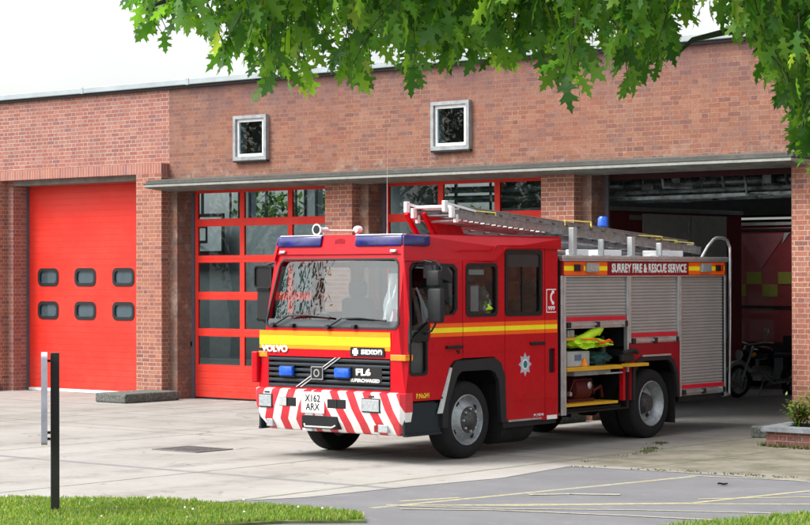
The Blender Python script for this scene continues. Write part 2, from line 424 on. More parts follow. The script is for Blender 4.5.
def drainm():
    return simple('iron_grate', (.19, .175, .175), .6, metal=.5, var=.4, scale=30)
M['iron'] = drainm()

# ------------------------------------------------------------------ camera, world, sun
f_px, yaw, pit, rol = 2079.87, radians(50.3008), radians(.3413), radians(-.1391)
fwd = Vector((-cos(yaw) * cos(pit), sin(yaw) * cos(pit), sin(pit)))
r0 = fwd.cross(Vector((0, 0, 1))).normalized(); u0 = r0.cross(fwd)
Rv = r0 * cos(rol) + u0 * sin(rol); Uv = u0 * cos(rol) - r0 * sin(rol)
cd = bpy.data.cameras.new('camera'); cam = bpy.data.objects.new('camera', cd); COL.objects.link(cam)
cam.matrix_world = Matrix(((Rv.x, Uv.x, -fwd.x, 0), (Rv.y, Uv.y, -fwd.y, 0), (Rv.z, Uv.z, -fwd.z, 2.3), (0, 0, 0, 1)))
cd.sensor_fit = 'HORIZONTAL'; cd.angle = 2 * math.atan(405 / f_px); cd.clip_end = 2000; cd.clip_start = .1
S.camera = cam
SUN = Vector((-.50, -.62, .95)).normalized()
w = bpy.data.worlds.new('World'); S.world = w; w.use_nodes = True; wt = w.node_tree
sky = wt.nodes.new('ShaderNodeTexSky'); sky.sky_type = 'NISHITA'; sky.sun_disc = False
sky.sun_elevation = math.asin(SUN.z); sky.sun_rotation = atan2(SUN.x, SUN.y); sky.air_density = 1.2; sky.dust_density = 4
hs = wt.nodes.new('ShaderNodeHueSaturation'); hs.inputs['Saturation'].default_value = .22; hs.inputs['Value'].default_value = 1.5
bg = next(n for n in wt.nodes if n.type == 'BACKGROUND'); bg.inputs['Strength'].default_value = .15
tcw = wt.nodes.new('ShaderNodeTexCoord'); nzw = wt.nodes.new('ShaderNodeTexNoise'); nzw.inputs['Scale'].default_value = 2.0; nzw.inputs['Detail'].default_value = 5
mpw = wt.nodes.new('ShaderNodeMapRange'); mpw.inputs[1].default_value = .35; mpw.inputs[2].default_value = .65; mpw.inputs[3].default_value = .82; mpw.inputs[4].default_value = 1.3
mxw = wt.nodes.new('ShaderNodeMix'); mxw.data_type = 'RGBA'; mxw.blend_type = 'MULTIPLY'; mxw.inputs[0].default_value = 1
wt.links.new(tcw.outputs['Generated'], nzw.inputs['Vector']); wt.links.new(nzw.outputs['Fac'], mpw.inputs[0]); wt.links.new(mpw.outputs[0], mxw.inputs[7])
wt.links.new(sky.outputs[0], hs.inputs['Color']); wt.links.new(hs.outputs[0], mxw.inputs[6]); wt.links.new(mxw.outputs[2], bg.inputs['Color'])
sl = bpy.data.lights.new('sun', 'SUN'); sl.energy = 1.9; sl.angle = radians(28); sl.color = (1, .96, .90)
so = bpy.data.objects.new('sun', sl); COL.objects.link(so); so.rotation_euler = SUN.to_track_quat('Z', 'Y').to_euler()
vs = S.view_settings; vs.view_transform = 'Standard'; vs.look = 'None'; vs.exposure = .66; vs.gamma = 1; vs.use_curve_mapping = False
S.render.engine = 'CYCLES'

# ------------------------------------------------------------------ ground
def sheet(name, loop, z, mat, thick=None, kind='structure'):
    bm = B(); vs_ = [bm.verts.new((x, y, z)) for x, y in loop]
    es = [bm.edges.new((vs_[i], vs_[(i + 1) % len(vs_)])) for i in range(len(vs_))]
    bmesh.ops.triangle_fill(bm, use_beauty=True, use_dissolve=False, edges=es)
    for f in bm.faces:
        f.normal_update()
        if f.normal.z < 0: f.normal_flip()
    return tag(obj(name, bm, mat, recalc=False), kind=kind)
sheet('ground', rect(-900, -900, 900, 900), -.012, M['far'])
sheet('concrete_apron', [(-60, 6), (-15.3, 6), (-15.0, 14.6), (-14.9, 15.2), (-14.55, 15.9), (-14.42, 17.3), (-14.2, 18.8), (-14.42, 20.45), (-12.9, 20.62), (-8, 20.7), (-8, 27.9), (-60, 27.9)], 0, M['concrete'])
sheet('asphalt_path', [(-15.6, 2), (0, 2), (0, 20.9), (-15.2, 20.9)], -.004, M['asphalt'])
def strip(bm, pts, wid, z):
    for (x0, y0), (x1, y1) in zip(pts, pts[1:]):
        d = Vector((x1 - x0, y1 - y0, 0)).normalized(); n = Vector((-d.y, d.x, 0)) * wid / 2
        bm.faces.new([bm.verts.new(Vector((a, b, z)) + n * s) for a, b, s in ((x0, y0, -1), (x1, y1, -1), (x1, y1, 1), (x0, y0, 1))])
bm = B()
for i, (pts, wid) in enumerate([([(-13.4, 15.6), (-12.88, 18.65), (-12.6, 20.42)], .10),
        ([(-13.57, 16.25), (-13.3, 16.9)], .10), ([(-13.45, 15.9), (-12.37, 16.68), (-11.24, 17.79), (-10.18, 18.59), (-9.2, 19.4)], .09),
        ([(-12.9, 16.3), (-11.15, 17.94), (-10.80, 19.72), (-10.5, 21)], .10), ([(-11.3, 18.3), (-10.5, 19.17), (-9.8, 19.9)], .08)]):
    strip(bm, pts, wid * .9, -.0028 + i * .0006)
tag(obj('yellow_markings', bm, M['yline'], recalc=False), kind='structure')
bm = B()
for i, (pts, wid) in enumerate([([(-12.7, 20.36), (-11.49, 20.62), (-10.6, 20.4), (-9.9, 19.8)], .10), ([(-13.3, 15.9), (-12.3, 16.35), (-11.21, 17.09), (-9.98, 17.69), (-9, 18.2)], .08),
        ([(-13.1, 15.7), (-12.33, 16.2), (-11.1, 16.6), (-10.13, 16.85)], .09), ([(-12.9, 17.55), (-12.6, 17.88), (-12.15, 18.14)], .15)]):
    strip(bm, pts, wid * .8, .0004 + i * .0006)
tag(obj('cream_markings', bm, M['wline'], recalc=False), kind='structure')
for o_ in COL.objects:
    if o_.name in ('yellow_markings', 'cream_markings') and o_.data.polygons[0].normal.z < 0: o_.data.flip_normals()

def inpoly(x, y, L):
    c = False
    for i in range(len(L)):
        x0, y0 = L[i]; x1, y1 = L[i - 1]
        if (y0 > y) != (y1 > y) and x < (x1 - x0) * (y - y0) / (y1 - y0) + x0: c = not c
    return c
LAWN1 = [(-30, 2.5), (-18.2, 12.65), (-16.8, 13.7), (-16.0, 14.3), (-15.05, 14.75), (-13.9, 14.98), (-13.0, 14.98), (-12.62, 14.62), (-13.2, 14.1), (-14.0, 12.5), (-14.4, 8), (-15, 2.5)]
LAWN2 = [(-10.2, 15.9), (-9.88, 16.9), (-9.72, 17.5), (-9.2, 19.2), (-6, 21), (0, 22), (2, 8), (-7, 9), (-9.6, 14.2)]
def lawn(name, L, label_kind):
    bm = B(); vs = [bm.verts.new((x, y, .022)) for x, y in L]; f = bm.faces.new(vs)
    r = bmesh.ops.extrude_face_region(bm, geom=[f])
    for v in [g for g in r['geom'] if isinstance(g, bmesh.types.BMVert)]: v.co.z = -.008
    tag(obj(name, bm, M['soil']), kind='structure')
lawn('lawn', LAWN1, 0); lawn('grass_verge', LAWN2, 0)
def blades(name, n, L, box_, h0, h1, mat=None, dens=None):
    bm = B(); k = 0; tries = 0
    while k < n and tries < n * 30:
        tries += 1
        x = rnd.uniform(box_[0], box_[2]); y = rnd.uniform(box_[1], box_[3])
        if not inpoly(x, y, L): continue
        if not inpoly(x + noise.noise(Vector((x * 4, y * 4, 1))) * .16, y + noise.noise(Vector((x * 4, y * 4, 8))) * .16, L): continue
        q = noise.noise(Vector((x * 1.6, y * 1.6, 3))) * .5 + .5
        if rnd.random() > .35 + q: continue
        h = rnd.uniform(h0, h1) * (.6 + .8 * q); a = rnd.uniform(0, 2 * pi); wd = rnd.uniform(.004, .009)
        l = rnd.uniform(.1, .7) * h; d = Vector((cos(a), sin(a), 0)); p = Vector((x, y, .02)); s = Vector((-d.y, d.x, 0)) * wd
        v = [bm.verts.new(p - s), bm.verts.new(p + s), bm.verts.new(p + d * l * .4 + s * .7 + Vector((0, 0, h * .65))), bm.verts.new(p + d * l * .4 - s * .7 + Vector((0, 0, h * .65))), bm.verts.new(p + d * l + Vector((0, 0, h)))]
        bm.faces.new((v[0], v[1], v[2], v[3])); bm.faces.new((v[3], v[2], v[4])); k += 1
    return tag(obj(name, bm, mat or M['grass'], recalc=False), kind='stuff')
blades('lawn_grass', 42000, LAWN1, (-18.6, 11.5, -12.5, 15.3), .022, .06)
blades('verge_grass', 16000, LAWN2, (-10.5, 14.5, -7.5, 20.5), .025, .075)
# white daisies / clover heads scattered in the lawn
bm = B()
for i in range(26):
    x = rnd.uniform(-17.4, -13.2); y = rnd.uniform(13, 15.1)
    if inpoly(x, y, LAWN1): bmesh.ops.create_icosphere(bm, subdivisions=1, radius=rnd.uniform(.006, .012), matrix=Matrix.Translation((x, y, rnd.uniform(.06, .09))))
tag(obj('daisies', bm, M['wht']), kind='stuff')
# moss and weeds along the slab joints on the right
M['weed'] = leafmat('joint_weed', [(0, (.05, .075, .02)), (.6, (.085, .11, .03)), (1, (.16, .15, .06))], .2, .7)
def weeds(name, line, n, spread, h):
    bm = B()
    for i in range(n):
        t = rnd.random(); j = min(int(t * (len(line) - 1)), len(line) - 2); q = t * (len(line) - 1) - j
        if noise.noise(Vector((t * 9, 1.3, n * .1))) < -.1: continue
        x = line[j][0] * (1 - q) + line[j + 1][0] * q + rnd.gauss(0, spread); y = line[j][1] * (1 - q) + line[j + 1][1] * q + rnd.gauss(0, spread)
        for k in range(3):
            a = rnd.uniform(0, 2 * pi); hh = rnd.uniform(.2, 1) * h; d = Vector((cos(a), sin(a), 0)); s = Vector((-d.y, d.x, 0)) * rnd.uniform(.006, .014)
            p = Vector((x, y, 0)); tip = p + d * hh * rnd.uniform(.3, 1) + Vector((0, 0, hh))
            bm.faces.new([bm.verts.new(p - s), bm.verts.new(p + s), bm.verts.new(tip)])
    return tag(obj(name, bm, M['weed'], recalc=False), kind='stuff')
weeds('joint_weeds', [(-14.62, 21.1), (-14.75, 22.6), (-15.1, 23.3), (-15.5, 24.2)], 700, .05, .018)
weeds('kerb_weeds', [(-14.45, 20.5), (-12.9, 20.75), (-11.4, 20.85), (-10.7, 20.7)], 170, .05, .02)
weeds('planter_weeds', [(-14.2, 25.6), (-14.1, 24.45), (-13.3, 24.35), (-12.5, 24.3)], 320, .05, .07)
weeds('corner_weeds', [(-10.9, 20.9), (-10.5, 20.8), (-10.1, 20.4)], 420, .10, .13)

# ------------------------------------------------------------------ fire station
st = thing('fire_station', 'long flat-roofed red brick fire station with tall red sectional bay doors', 'building')
YM, YP, YD = 27.05, 26.85, 27.45       # wall face, pier face, door plane
XZ = lambda y: (lambda a, b: (a, y, b))
BAYS = [(-27.96, -24.08), (-23.27, -19.45), (-18.64, -14.99)]
# upper wall with bay openings
bm = B()
wl = [(-46, 0), (-46, 5.82), (-9.0, 5.82), (-9.0, 0)]
out = [(-46, 5.82), (-9, 5.82), (-9, 0), (-14.99, 0), (-14.99, 3.93), (-18.64, 3.93), (-18.64, 0), (-19.45, 0), (-19.45, 3.93), (-23.27, 3.93), (-23.27, 0), (-24.08, 0), (-24.08, 3.93), (-27.96, 3.93), (-27.96, 0), (-28.17, 0), (-28.17, 5.82)]
win = [(-26.43, 4.37, -25.61, 5.18), (-21.83, 4.37, -21.02, 5.18)]
main = [(-28.17, 5.82), (-9, 5.82), (-9, 0), (-14.99, 0), (-14.99, 3.93), (-18.64, 3.93), (-18.64, 0), (-19.45, 0), (-19.45, 3.93), (-23.27, 3.93), (-23.27, 0), (-24.08, 0), (-24.08, 3.93), (-27.96, 3.93), (-27.96, 0), (-28.17, 0)]
plate(bm, main, [rect(*q) for q in win], XZ(YM), (0, .42, 0))
obj('brick_wall', bm, M['brick'], st)
bm = B()
left = [(-46, 5.82), (-28.173, 5.82), (-28.173, 0), (-28.6, 0), (-28.6, 4.22), (-32.66, 4.22), (-32.66, 0), (-33.4, 0), (-46, 0)]
plate(bm, left, [], XZ(YM), (0, .42, 0))
obj('brick_wall', bm, M['brickl'], st)
# piers
def pier(x0, x1, z1, mat, cap=False):
    bm = B(); box(bm, x0, YP, 0, x1, YM - .002, z1)
    p = obj('brick_pier', bm, mat, st)
    if cap:
        bm = B(); box(bm, x0 - .0, YP, z1 + .001, x1, YM - .002, z1 + .19); obj('soldier_cap', bm, M['soldier'], p)
    return p
pier(-28.855, -28.17, 4.20, M['brickp'], True)
pier(-34.4, -32.83, 4.20, M['brickp'], True)
pier(-24.09, -23.468, 3.915, M['brickp']); pier(-19.474, -18.834, 3.915, M['brickp']); pier(-14.985, -14.2, 3.915, M['brickp'])
bm = B(); box(bm, -32.828, YP, 4.201, -28.857, YM - .002, 4.391); obj('soldier_lintel', bm, M['soldier'], st)
bm = B(); box(bm, -32.65, YM, 4.10, -28.61, YD + .1, 4.218); obj('door_soffit', bm, M['soffit'], st)
# jamb linings
for x0, x1 in BAYS:
    for a, b in ((x0 + .002, x0 + .07), (x1 - .07, x1 - .002)):
        bm = B(); box(bm, a, YM + .36, 0, b, YD + (.02 if x0 < -20 else -.0), 3.928); obj('jamb_lining', bm, M['purple'], st)
bm = B(); box(bm, -32.657, YM + .33, 0, -32.63, YD - .002, 4.098); obj('jamb_lining', bm, M['purple'], st)
# concrete canopy over the bays: two-step fascia, tapering soffit
bm = B(); prof = [(26.40, 3.925), (26.40, 3.985), (26.46, 3.995), (26.46, 4.045), (26.56, 4.06), (27.048, 4.10), (27.048, 3.86), (26.5, 3.90)]
rings = [[bm.verts.new((x, y, z)) for y, z in prof] for x in (-28.168, -24.2, -20.0, -14.74)]
for a, b in zip(rings, rings[1:]):
    for k in range(len(prof)): bm.faces.new((a[k], a[(k + 1) % len(prof)], b[(k + 1) % len(prof)], b[k]))
bm.faces.new(rings[0]); bm.faces.new(rings[-1])
can = NT('weathered_canopy'); spz = can.n('ShaderNodeSeparateXYZ'); can.l(can.pos(), spz.inputs[0])
cc = can.ramp(can.noise(3.2, 7, .75), [(.3, (.055, .056, .05)), (.45, (.115, .12, .108)), (.62, (.18, .19, .17)), (.8, (.10, .10, .09))])
lich = can.mapr(can.noise(11, 5, .7), .55, .65); cc = can.mix(can.math('MULTIPLY', lich, .5), cc, (.27, .28, .25))
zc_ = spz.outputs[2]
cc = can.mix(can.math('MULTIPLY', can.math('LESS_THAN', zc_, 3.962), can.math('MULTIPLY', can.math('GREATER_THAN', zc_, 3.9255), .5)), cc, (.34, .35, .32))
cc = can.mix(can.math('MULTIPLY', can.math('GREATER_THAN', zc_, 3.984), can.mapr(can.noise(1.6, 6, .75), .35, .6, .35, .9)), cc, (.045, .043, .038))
cc = can.mix(can.math('MULTIPLY', can.math('GREATER_THAN', zc_, 3.962), can.math('MULTIPLY', can.math('LESS_THAN', zc_, 3.9845), .9)), cc, (.02, .019, .017))  # dark band paints the shade of a groove into the fascia colour
can.set(color=cc, rough=.9); can.bump(can.noise(18, 5), .015, .7)
obj('canopy', bm, can.m, st)
# coping
bm = B()
box(bm, -46, 26.93, 5.822, -9, 27.6, 5.93, bev=.012)
for k in range(13): box(bm, -45 + k * 2.9, 26.922, 5.818, -44.93 + k * 2.9, 27.61, 5.934)
obj('coping', bm, M['zinc'], st)
bm = B(); box(bm, -46, 26.99, 5.775, -9, 27.046, 5.818); obj('drip_edge', bm, M['trim'], st)
# hall shell: roof, back and side walls, floor
bm = B(); plate(bm, rect(-46, 27.475, -9, 41.3), [rect(-45, 38.2, -35, 40.4), rect(-44, 32, -36, 34), rect(-21.8, 34.0, -18.6, 35.0)], lambda a, b: (a, b, 5.3), (0, 0, .2)); obj('hall_roof', bm, M['inwall'], st)  # unseen roof openings added to let daylight into the hall
bm = B()
bw = [(-42.0, 3.75, -39.9, 4.75), (-39.55, 3.75, -37.45, 4.75), (-37.1, 3.75, -35.0, 4.75), (-33, 3.75, -31, 4.75), (-24.4, 3.47, -22.6, 3.62)]
plate(bm, rect(-46, 0, -9, 5.298), [rect(*q) for q in bw], XZ(41.0), (0, .25, 0)); obj('back_wall', bm, M['inwall'], st)
bm = B(); box(bm, -46, 27.475, 0, -45.8, 40.998, 5.298); box(bm, -9.2, 27.475, 0, -9, 40.998, 5.298); obj('side_wall', bm, M['inwall'], st)
for q in bw:
    bm = B(); fr = inset(rect(*q), .03); plate(bm, rect(*q), [inset(rect(*q), .05)], XZ(40.95), (0, .06, 0))
    if q[2] - q[0] > 1.8: box(bm, q[0] + .62, 40.95, q[1] + .051, q[0] + .68, 41.01, q[3] - .051); box(bm, q[0] + 1.72, 40.95, q[1] + .051, q[0] + 1.76, 41.01, q[3] - .051)
    obj('clerestory_window', bm, M['trim'], st)
fl = sheet('hall_floor', rect(-45.8, 27.9, -9.2, 41), .0, simple('hall_floor_screed', (.26, .25, .24), .5))
# upper windows
for x0, z0, x1, z1 in win:
    bm = B(); L = rect(x0, z0, x1, z1)
    plate(bm, L, [rect(x0 + .06, z0 + .07, x1 - .06, z1 - .06)], XZ(YM - .085), (0, .30, 0))
    wn = obj('upper_window', bm, M['frame'], st)
    bm = B(); plate(bm, rect(x0 + .062, z0 + .072, x1 - .062, z1 - .062), [rect(x0 + .105, z0 + .12, x1 - .135, z1 - .115)], XZ(YM - .035), (0, .05, 0)); obj('sash', bm, M['sash'], wn)
    bm = B(); plate(bm, rect(x0 + .10, z0 + .11, x1 - .10, z1 - .10), [], XZ(YM - .01), (0, .006, 0)); obj('pane', bm, M['pane'], wn)
    bm = B(); box(bm, x0 - .005, YM - .075, z0 - .03, x1 + .012, YM - .002, z0 - .002); obj('sill', bm, M['trim'], wn)
# glazed sectional doors of bays two and three
def sect_door(x0, x1):
    cols = [(x0 + .11, x0 + 1.20), (x0 + 1.31, x0 + 2.40), (x0 + 2.51, x0 + 3.60)]
    rows = [(3.35, 3.83), (2.67, 3.21), (1.995, 2.535), (1.312, 1.848), (.64, 1.168)]
    holes = [rect(a, c, b, d) for a, b in cols for c, d in rows]
    bm = B(); plate(bm, rect(x0, .035, x0 + 3.71, 3.915), holes, XZ(YD), (0, .05, 0))
    for zz in (.15, .27, .39, .51): box(bm, x0 + .02, YD - .004, zz, x0 + 3.69, YD + .01, zz + .094, bev=.003)
    for zz in (2.60, 1.92, 1.24, 3.28): box(bm, x0 + .012, YD - .006, zz - .055, x0 + 3.69, YD + .002, zz - .004); box(bm, x0 + .012, YD - .006, zz + .004, x0 + 3.69, YD + .002, zz + .055)
    d = obj('sectional_door', bm, M['doorred'], st)
    for a, b in cols:
        for c, dd in rows:
            bm = B(); box(bm, a - .02, YD + .02, c - .02, b + .02, YD + .028, dd + .02); obj('pane', bm, M['pane'], d)
    bm = B(); box(bm, x0 - .002, YD - .002, .003, x0 + 3.712, YD + .06, .034); obj('bottom_seal', bm, M['black'], d)
    bm = B(); box(bm, x0 - .09, YD - .07, .98, x0 - .01, YD - .005, 1.06); obj('door_bolt', bm, M['black'], d)
    return d
sect_door(-27.93, -24.1); sect_door(-23.26, -19.5)
# solid sectional door of bay one with rounded ports
bm = B(); prt = []
for x in (-32.36, -31.25, -30.145, -29.04):
    for z in (2.235, 1.43): prt.append(rr(x, z, x + .50, z + .24 if z < 2 else z + .21, .075))
prt = []
for x in (-32.39, -31.27, -30.16, -29.05):
    for z0, z1 in ((2.22, 2.45), (1.43, 1.79)): prt.append((x, z0, x + .48, z1))
prt = [(x, z, x + .55, z + .29) for x in (-32.335, -31.235, -30.135, -29.035) for z in (2.125, 1.465)]
plate(bm, rect(-32.66, .06, -28.5, 4.15), [rr(*q, .10) for q in prt], XZ(YD), (0, .05, 0))
d1 = obj('sectional_door', bm, M['doorred'], st)
bm = B()
for k in range(34):
    z = .10 + k * .12
    if z > 4.1: break
    segs = [(-32.65, -28.5)]
    box(bm, -32.65, YD - .0025, z, -28.5, YD - .0015, z + .007) if not (1.40 < z < 1.82 or 2.07 < z < 2.49) else None
obj('panel_groove', bm, simple('groove_red', (.58, .024, .014), .5), d1)
for q in prt:
    bm = B(); plate(bm, rr(q[0] - .035, q[1] - .035, q[2] + .035, q[3] + .035, .12), [rr(q[0] + .03, q[1] + .03, q[2] - .03, q[3] - .03, .075)], XZ(YD - .012), (0, .03, 0)); pf = obj('port_frame', bm, M['trim'], d1, smooth=40)
    bm = B(); plate(bm, rr(q[0], q[1], q[2], q[3], .09), [], XZ(YD + .02), (0, .008, 0)); obj('pane', bm, simple('tinted_port', (.045, .075, .09), .06, coat=1., coatr=.02) if 'tp' not in M else M['tp'], pf)
bm = B(); box(bm, -32.65, YD - .004, .05, -28.5, YD + .05, .059); box(bm, -32.65, YD - .03, .004, -28.5, YD + .06, .058); obj('bottom_rail', bm, M['white'], d1)
# wheel-guard plinths at the piers
def plinth(x0, x1, y0=25.5, h=.17):
    bm = B(); box(bm, x0, y0, -.004, x1, YP - .002, h, bev=.03)
    bmesh.ops.subdivide_edges(bm, edges=bm.edges[:], cuts=2, use_grid_fill=True)
    for v in bm.verts:
        v.co += Vector((noise.noise(v.co * 6), noise.noise(v.co * 6 + Vector((5, 0, 0))), noise.noise(v.co * 6 + Vector((0, 9, 0))))) * .012
    obj('wheel_guard', bm, gran, st)
g_ = NT('granite_guard'); gc = g_.ramp(g_.noise(24, 6, .75), [(.35, (.04, .043, .04)), (.5, (.09, .098, .088)), (.65, (.18, .19, .165))]); g_.set(color=gc, rough=.9); g_.bump(g_.noise(40, 4), .01, .7); gran = g_.m
plinth(-28.5, -27.70); plinth(-34.3, -32.78, 25.9); plinth(-24.1, -23.2); plinth(-19.5, -18.6); plinth(-14.95, -14.4, 25.6)
# pipes, tracks and ducts under the ceiling of the open bay
bm = B()
for i, (y, z) in enumerate(((27.9, 3.62), (28.5, 3.78), (29.2, 3.62), (30.2, 3.85), (31.4, 3.70))):
    tube(bm, [(-23.0, y, z), (-19.5, y + .05, z - .02), (-14.8, y, z)], .035 + .02 * (i % 2))
for x in (-19.2, -18.5, -15.4, -16.5): beam(bm, (x, 27.7, 4.02), (x, 34, 4.05), .06, .10)
for k in range(9): box(bm, -19.6 + k * .55, 28.3 + .3 * (k % 3), 3.70 + .06 * (k % 2), -19.45 + k * .55, 28.9, 3.92)
for k in range(4): tube(bm, [(-19.6 + k * 1.25, 28.5, 4.1), (-19.4 + k * 1.25, 28.7, 3.66), (-19.2 + k * 1.25, 28.8, 3.9)], .018)
for k in range(16):
    x = -19.3 + k * .30; y = 27.75 + .35 * ((k * 7) % 5); z = 3.52 + .05 * ((k * 3) % 6)
    tube(bm, [(x, y, z + .35), (x + .05, y, z), (x + .35 + .1 * (k % 3), y + .05, z - .02), (x + .6, y + .3, z + .12)], .014 + .008 * (k % 3), 6)
    if k % 3 == 0: box(bm, x, y, z - .05, x + .22, y + .2, z + .06, bev=.01)
for y in (27.8, 28.2, 28.9): beam(bm, (-19.0, y, 3.50), (-15.0, y, 3.53), .05, .05)
obj('ceiling_pipes', bm, simple('dull_pipe', (.15, .18, .185), .4, metal=.4, var=.8), st)
bm = B(); box(bm, -18.62, YM + .40, 3.80, -15.0, YM + .62, 3.925); obj('door_header', bm, simple('sooty_red', (.035, .006, .008), .8), st)  # header in one even, very dark red

# ------------------------------------------------------------------ fire engine
XC, Y0 = -17.2, 19.2
fe = thing('fire_engine', 'red fire engine with yellow stripe, chevron bumper and roller shutters on the forecourt', 'fire engine', (XC, Y0, 0))
def D(v):
    k = max(0, min(1, 1 - v.y / 1.3)); t = max(0, min(1, (v.z - 1.6) / 1.2))
    k = k if v.y < 1.3 else 0
    return Vector((v.x - v.x / 1.2 * .20 * t * k, v.y + .24 * t * k, v.z))
def SX(x): return lambda a, b: (x, a, b)
NS = 1.22
# window outlines on the side (y, z)
W1 = [(.16, 1.52), (.16, 2.36), (.22, 2.425), (.97, 2.405), (1.035, 2.35), (1.035, 1.88), (.97, 1.815), (.56, 1.80), (.50, 1.74), (.50, 1.52)]
KW = rr(.15, 1.10, .45, 1.50, .05)
W2 = rr(1.26, 1.80, 1.86, 2.415, .06)
W3 = rr(2.07, 1.79, 2.83, 2.595, .05)
ARCH = [(.66, .42), (.72, .63), (.95, 1.13), (1.02, 1.19), (1.78, 1.21), (1.90, 1.15), (1.98, .98), (2.02, .42)]
ARCHo = [(.735, .42), (.735, .78), (.92, 1.15), (1.00, 1.23), (1.80, 1.25), (1.93, 1.18), (2.02, 1.0), (2.04, .42)]
door1 = [(.04, .77), (.04, 2.472), (1.165, 2.472), (1.165, 1.262), (.99, 1.235), (.905, 1.165), (.73, .77)]
mid = [(1.175, 2.476), (1.80, 2.476), (1.92, 2.556), (2.02, 2.634), (2.036, 2.634), (2.036, .97), (1.94, 1.19), (1.81, 1.26), (1.175, 1.262)]
door2 = [(2.045, .44), (2.045, 2.632), (2.905, 2.632), (2.905, .40)]
post = [(2.915, .40), (2.915, 2.642), (3.20, 2.642), (3.20, .40)]
for s in (1, -1):
    X = lambda x: SX(s * x)
    nv = (s * .03, 0, 0)
    def pl(name, outer, holes, mat, x=NS - .03, th=.03, par=fe):
        bm = B(); plate(bm, outer, holes, SX(s * x), (s * th, 0, 0)); return obj(name, bm, mat, par, deform=D)
    d = pl('front_door', door1, [W1, KW], M['red'])
    pl('window_seal', [(p[0], p[1]) for p in inset(W1, -.03)] , [inset(W1, .012)], M['black'], NS - .02, .026, d)
    pl('window_seal', inset(KW, -.025), [inset(KW, .008)], M['black'], NS - .02, .026, d)
    pl('window', W1, [], M['glass'], NS - .03, .006, d); pl('window', KW, [], M['glass'], NS - .03, .006, d)
    pl('door_trim', [(.165, 1.495), (.165, 1.53), (.495, 1.53), (.495, 1.495)], [], M['black'], NS - .02, .028, d)
    bm = B(); box(bm, s * (NS - .01), .83, 1.385, s * (NS + .035), 1.15, 1.425, bev=.008); box(bm, s * (NS - .01), 1.05, 1.32, s * (NS + .012), 1.10, 1.365); obj('handle', bm, M['black'], d, deform=D)
    c = pl('cab_side', mid, [W2], M['red'])
    pl('window_seal', inset(W2, -.03), [inset(W2, .012)], M['black'], NS - .02, .026, c); pl('window', W2, [], M['glass'], NS - .03, .006, c)
    d = pl('rear_door', door2, [W3], M['red'])
    pl('window_seal', inset(W3, -.025), [inset(W3, .03)], M['black'], NS - .02, .026, d); pl('window', W3, [], M['glass'], NS - .03, .006, d)
    pl('window_bar', rect(2.10, 2.40, 2.80, 2.56), [], simple('tinted_toplight', (.03, .03, .032), .15), NS - .022, .012, d)
    pl('window_bar', rect(2.43, 1.82, 2.46, 2.40), [], M['black'], NS - .024, .012, d)
    bm = B(); box(bm, s * (NS - .01), 2.58, 1.385, s * (NS + .03), 2.89, 1.425, bev=.01); obj('handle', bm, M['black'], d)
    p = pl('cab_post', post, [rr(3.0, 1.01, 3.14, 1.33, .02)], M['red'])
    bm = B(); box(bm, s * (NS - .05), 2.99, 1.0, s * (NS - .032), 3.15, 1.34); obj('vent_recess', bm, M['black'], p)
    # stripe
    for z0, z1, mt in ((1.536, 1.587, 'orangeb'), (1.587, 1.645, 'yelb'), (1.645, 1.70, 'orangeb')):
        bm = B()
        for a, b in ((.53, 1.164), (1.176, 2.034), (2.046, 2.904), (2.916, 3.185)): box(bm, s * (NS - .001), a, z0, s * (NS + .0025), b, z1)
        obj('side_stripe', bm, M[mt], fe, deform=D)
    # swage lines
    for a, b, z in ((.55, 1.16, 1.333), (1.18, 2.03, 1.338), (2.05, 2.9, .69), (2.92, 3.19, .685), (.1, .82, .985)):
        bm = B(); plate(bm, [(a, z - .012), (a, z + .012), (b, z + .012), (b, z - .012)], [], SX(s * (NS - .001)), (s * .007, 0, 0)); obj('swage_line', bm, M['red'], fe, deform=D)
    # wheel arch lip and liner
    bm = B(); plate(bm, ARCHo + [], [], SX(s * (NS - .012)), (s * .001, 0, 0)); bm.free(); bm = B()
    ring = [ARCHo[i] for i in range(len(ARCHo))] + [( 1.93, .42), (1.88, .95), (1.80, 1.06), (1.70, 1.10), (1.12, 1.10), (1.04, 1.05), (.86, .72), (.84, .42)]
    plate(bm, ring, [], SX(s * (NS - .03)), (s * .055, 0, 0)); obj('wheel_arch', bm, M['trim'], fe, smooth=30)
    bm = B(); box(bm, s * .55, .745, .40, s * .575, 2.03, 1.24); box(bm, s * .576, .745, 1.215, s * (NS - .032), 2.03, 1.24)
    box(bm, s * .576, .745, .40, s * (NS - .06), .765, 1.214); box(bm, s * .576, 2.03, .36, s * (NS - .06), 2.045, 1.214); obj('arch_liner', bm, M['chassis'], fe)
    bm = B(); plate(bm, [(.655, .60), (.905, 1.155), (.925, 1.145), (.735, .60)], [], SX(s * (NS + .001)), (s * .026, 0, 0)); obj('arch_guard', bm, simple('pale_guard', (.5, .52, .52), .4), fe)
    # step box under the front door
    bm = B(); plate(bm, [(.05, .36), (.05, .755), (.735, .725), (.735, .36)], [], SX(s * (NS - .045)), (s * .03, 0, 0))
    box(bm, s * .8, .12, .36, s * (NS - .05), .70, .75)
    box(bm, s * (NS - .05), .06, .345, s * (NS + .005), .74, .375); obj('step_box', bm, simple('blue_black_step', (.008, .015, .02), .45), fe)
    bm = B(); box(bm, s * (NS - .15), 2.10, .415, s * (NS + .012), 2.82, .438); obj('door_step', bm, M['alu'], fe)
    # lower body under the rear door front of arch
    bm = B(); box(bm, s * (NS - .30), 2.045, .34, s * (NS - .035), 3.2, .435); obj('sill', bm, M['trim'], fe)
    # mud flap behind the wheel
    bm = B(); box(bm, s * .86, 2.00, .22, s * 1.20, 2.015, .9); obj('mud_flap', bm, M['rubber'], fe)
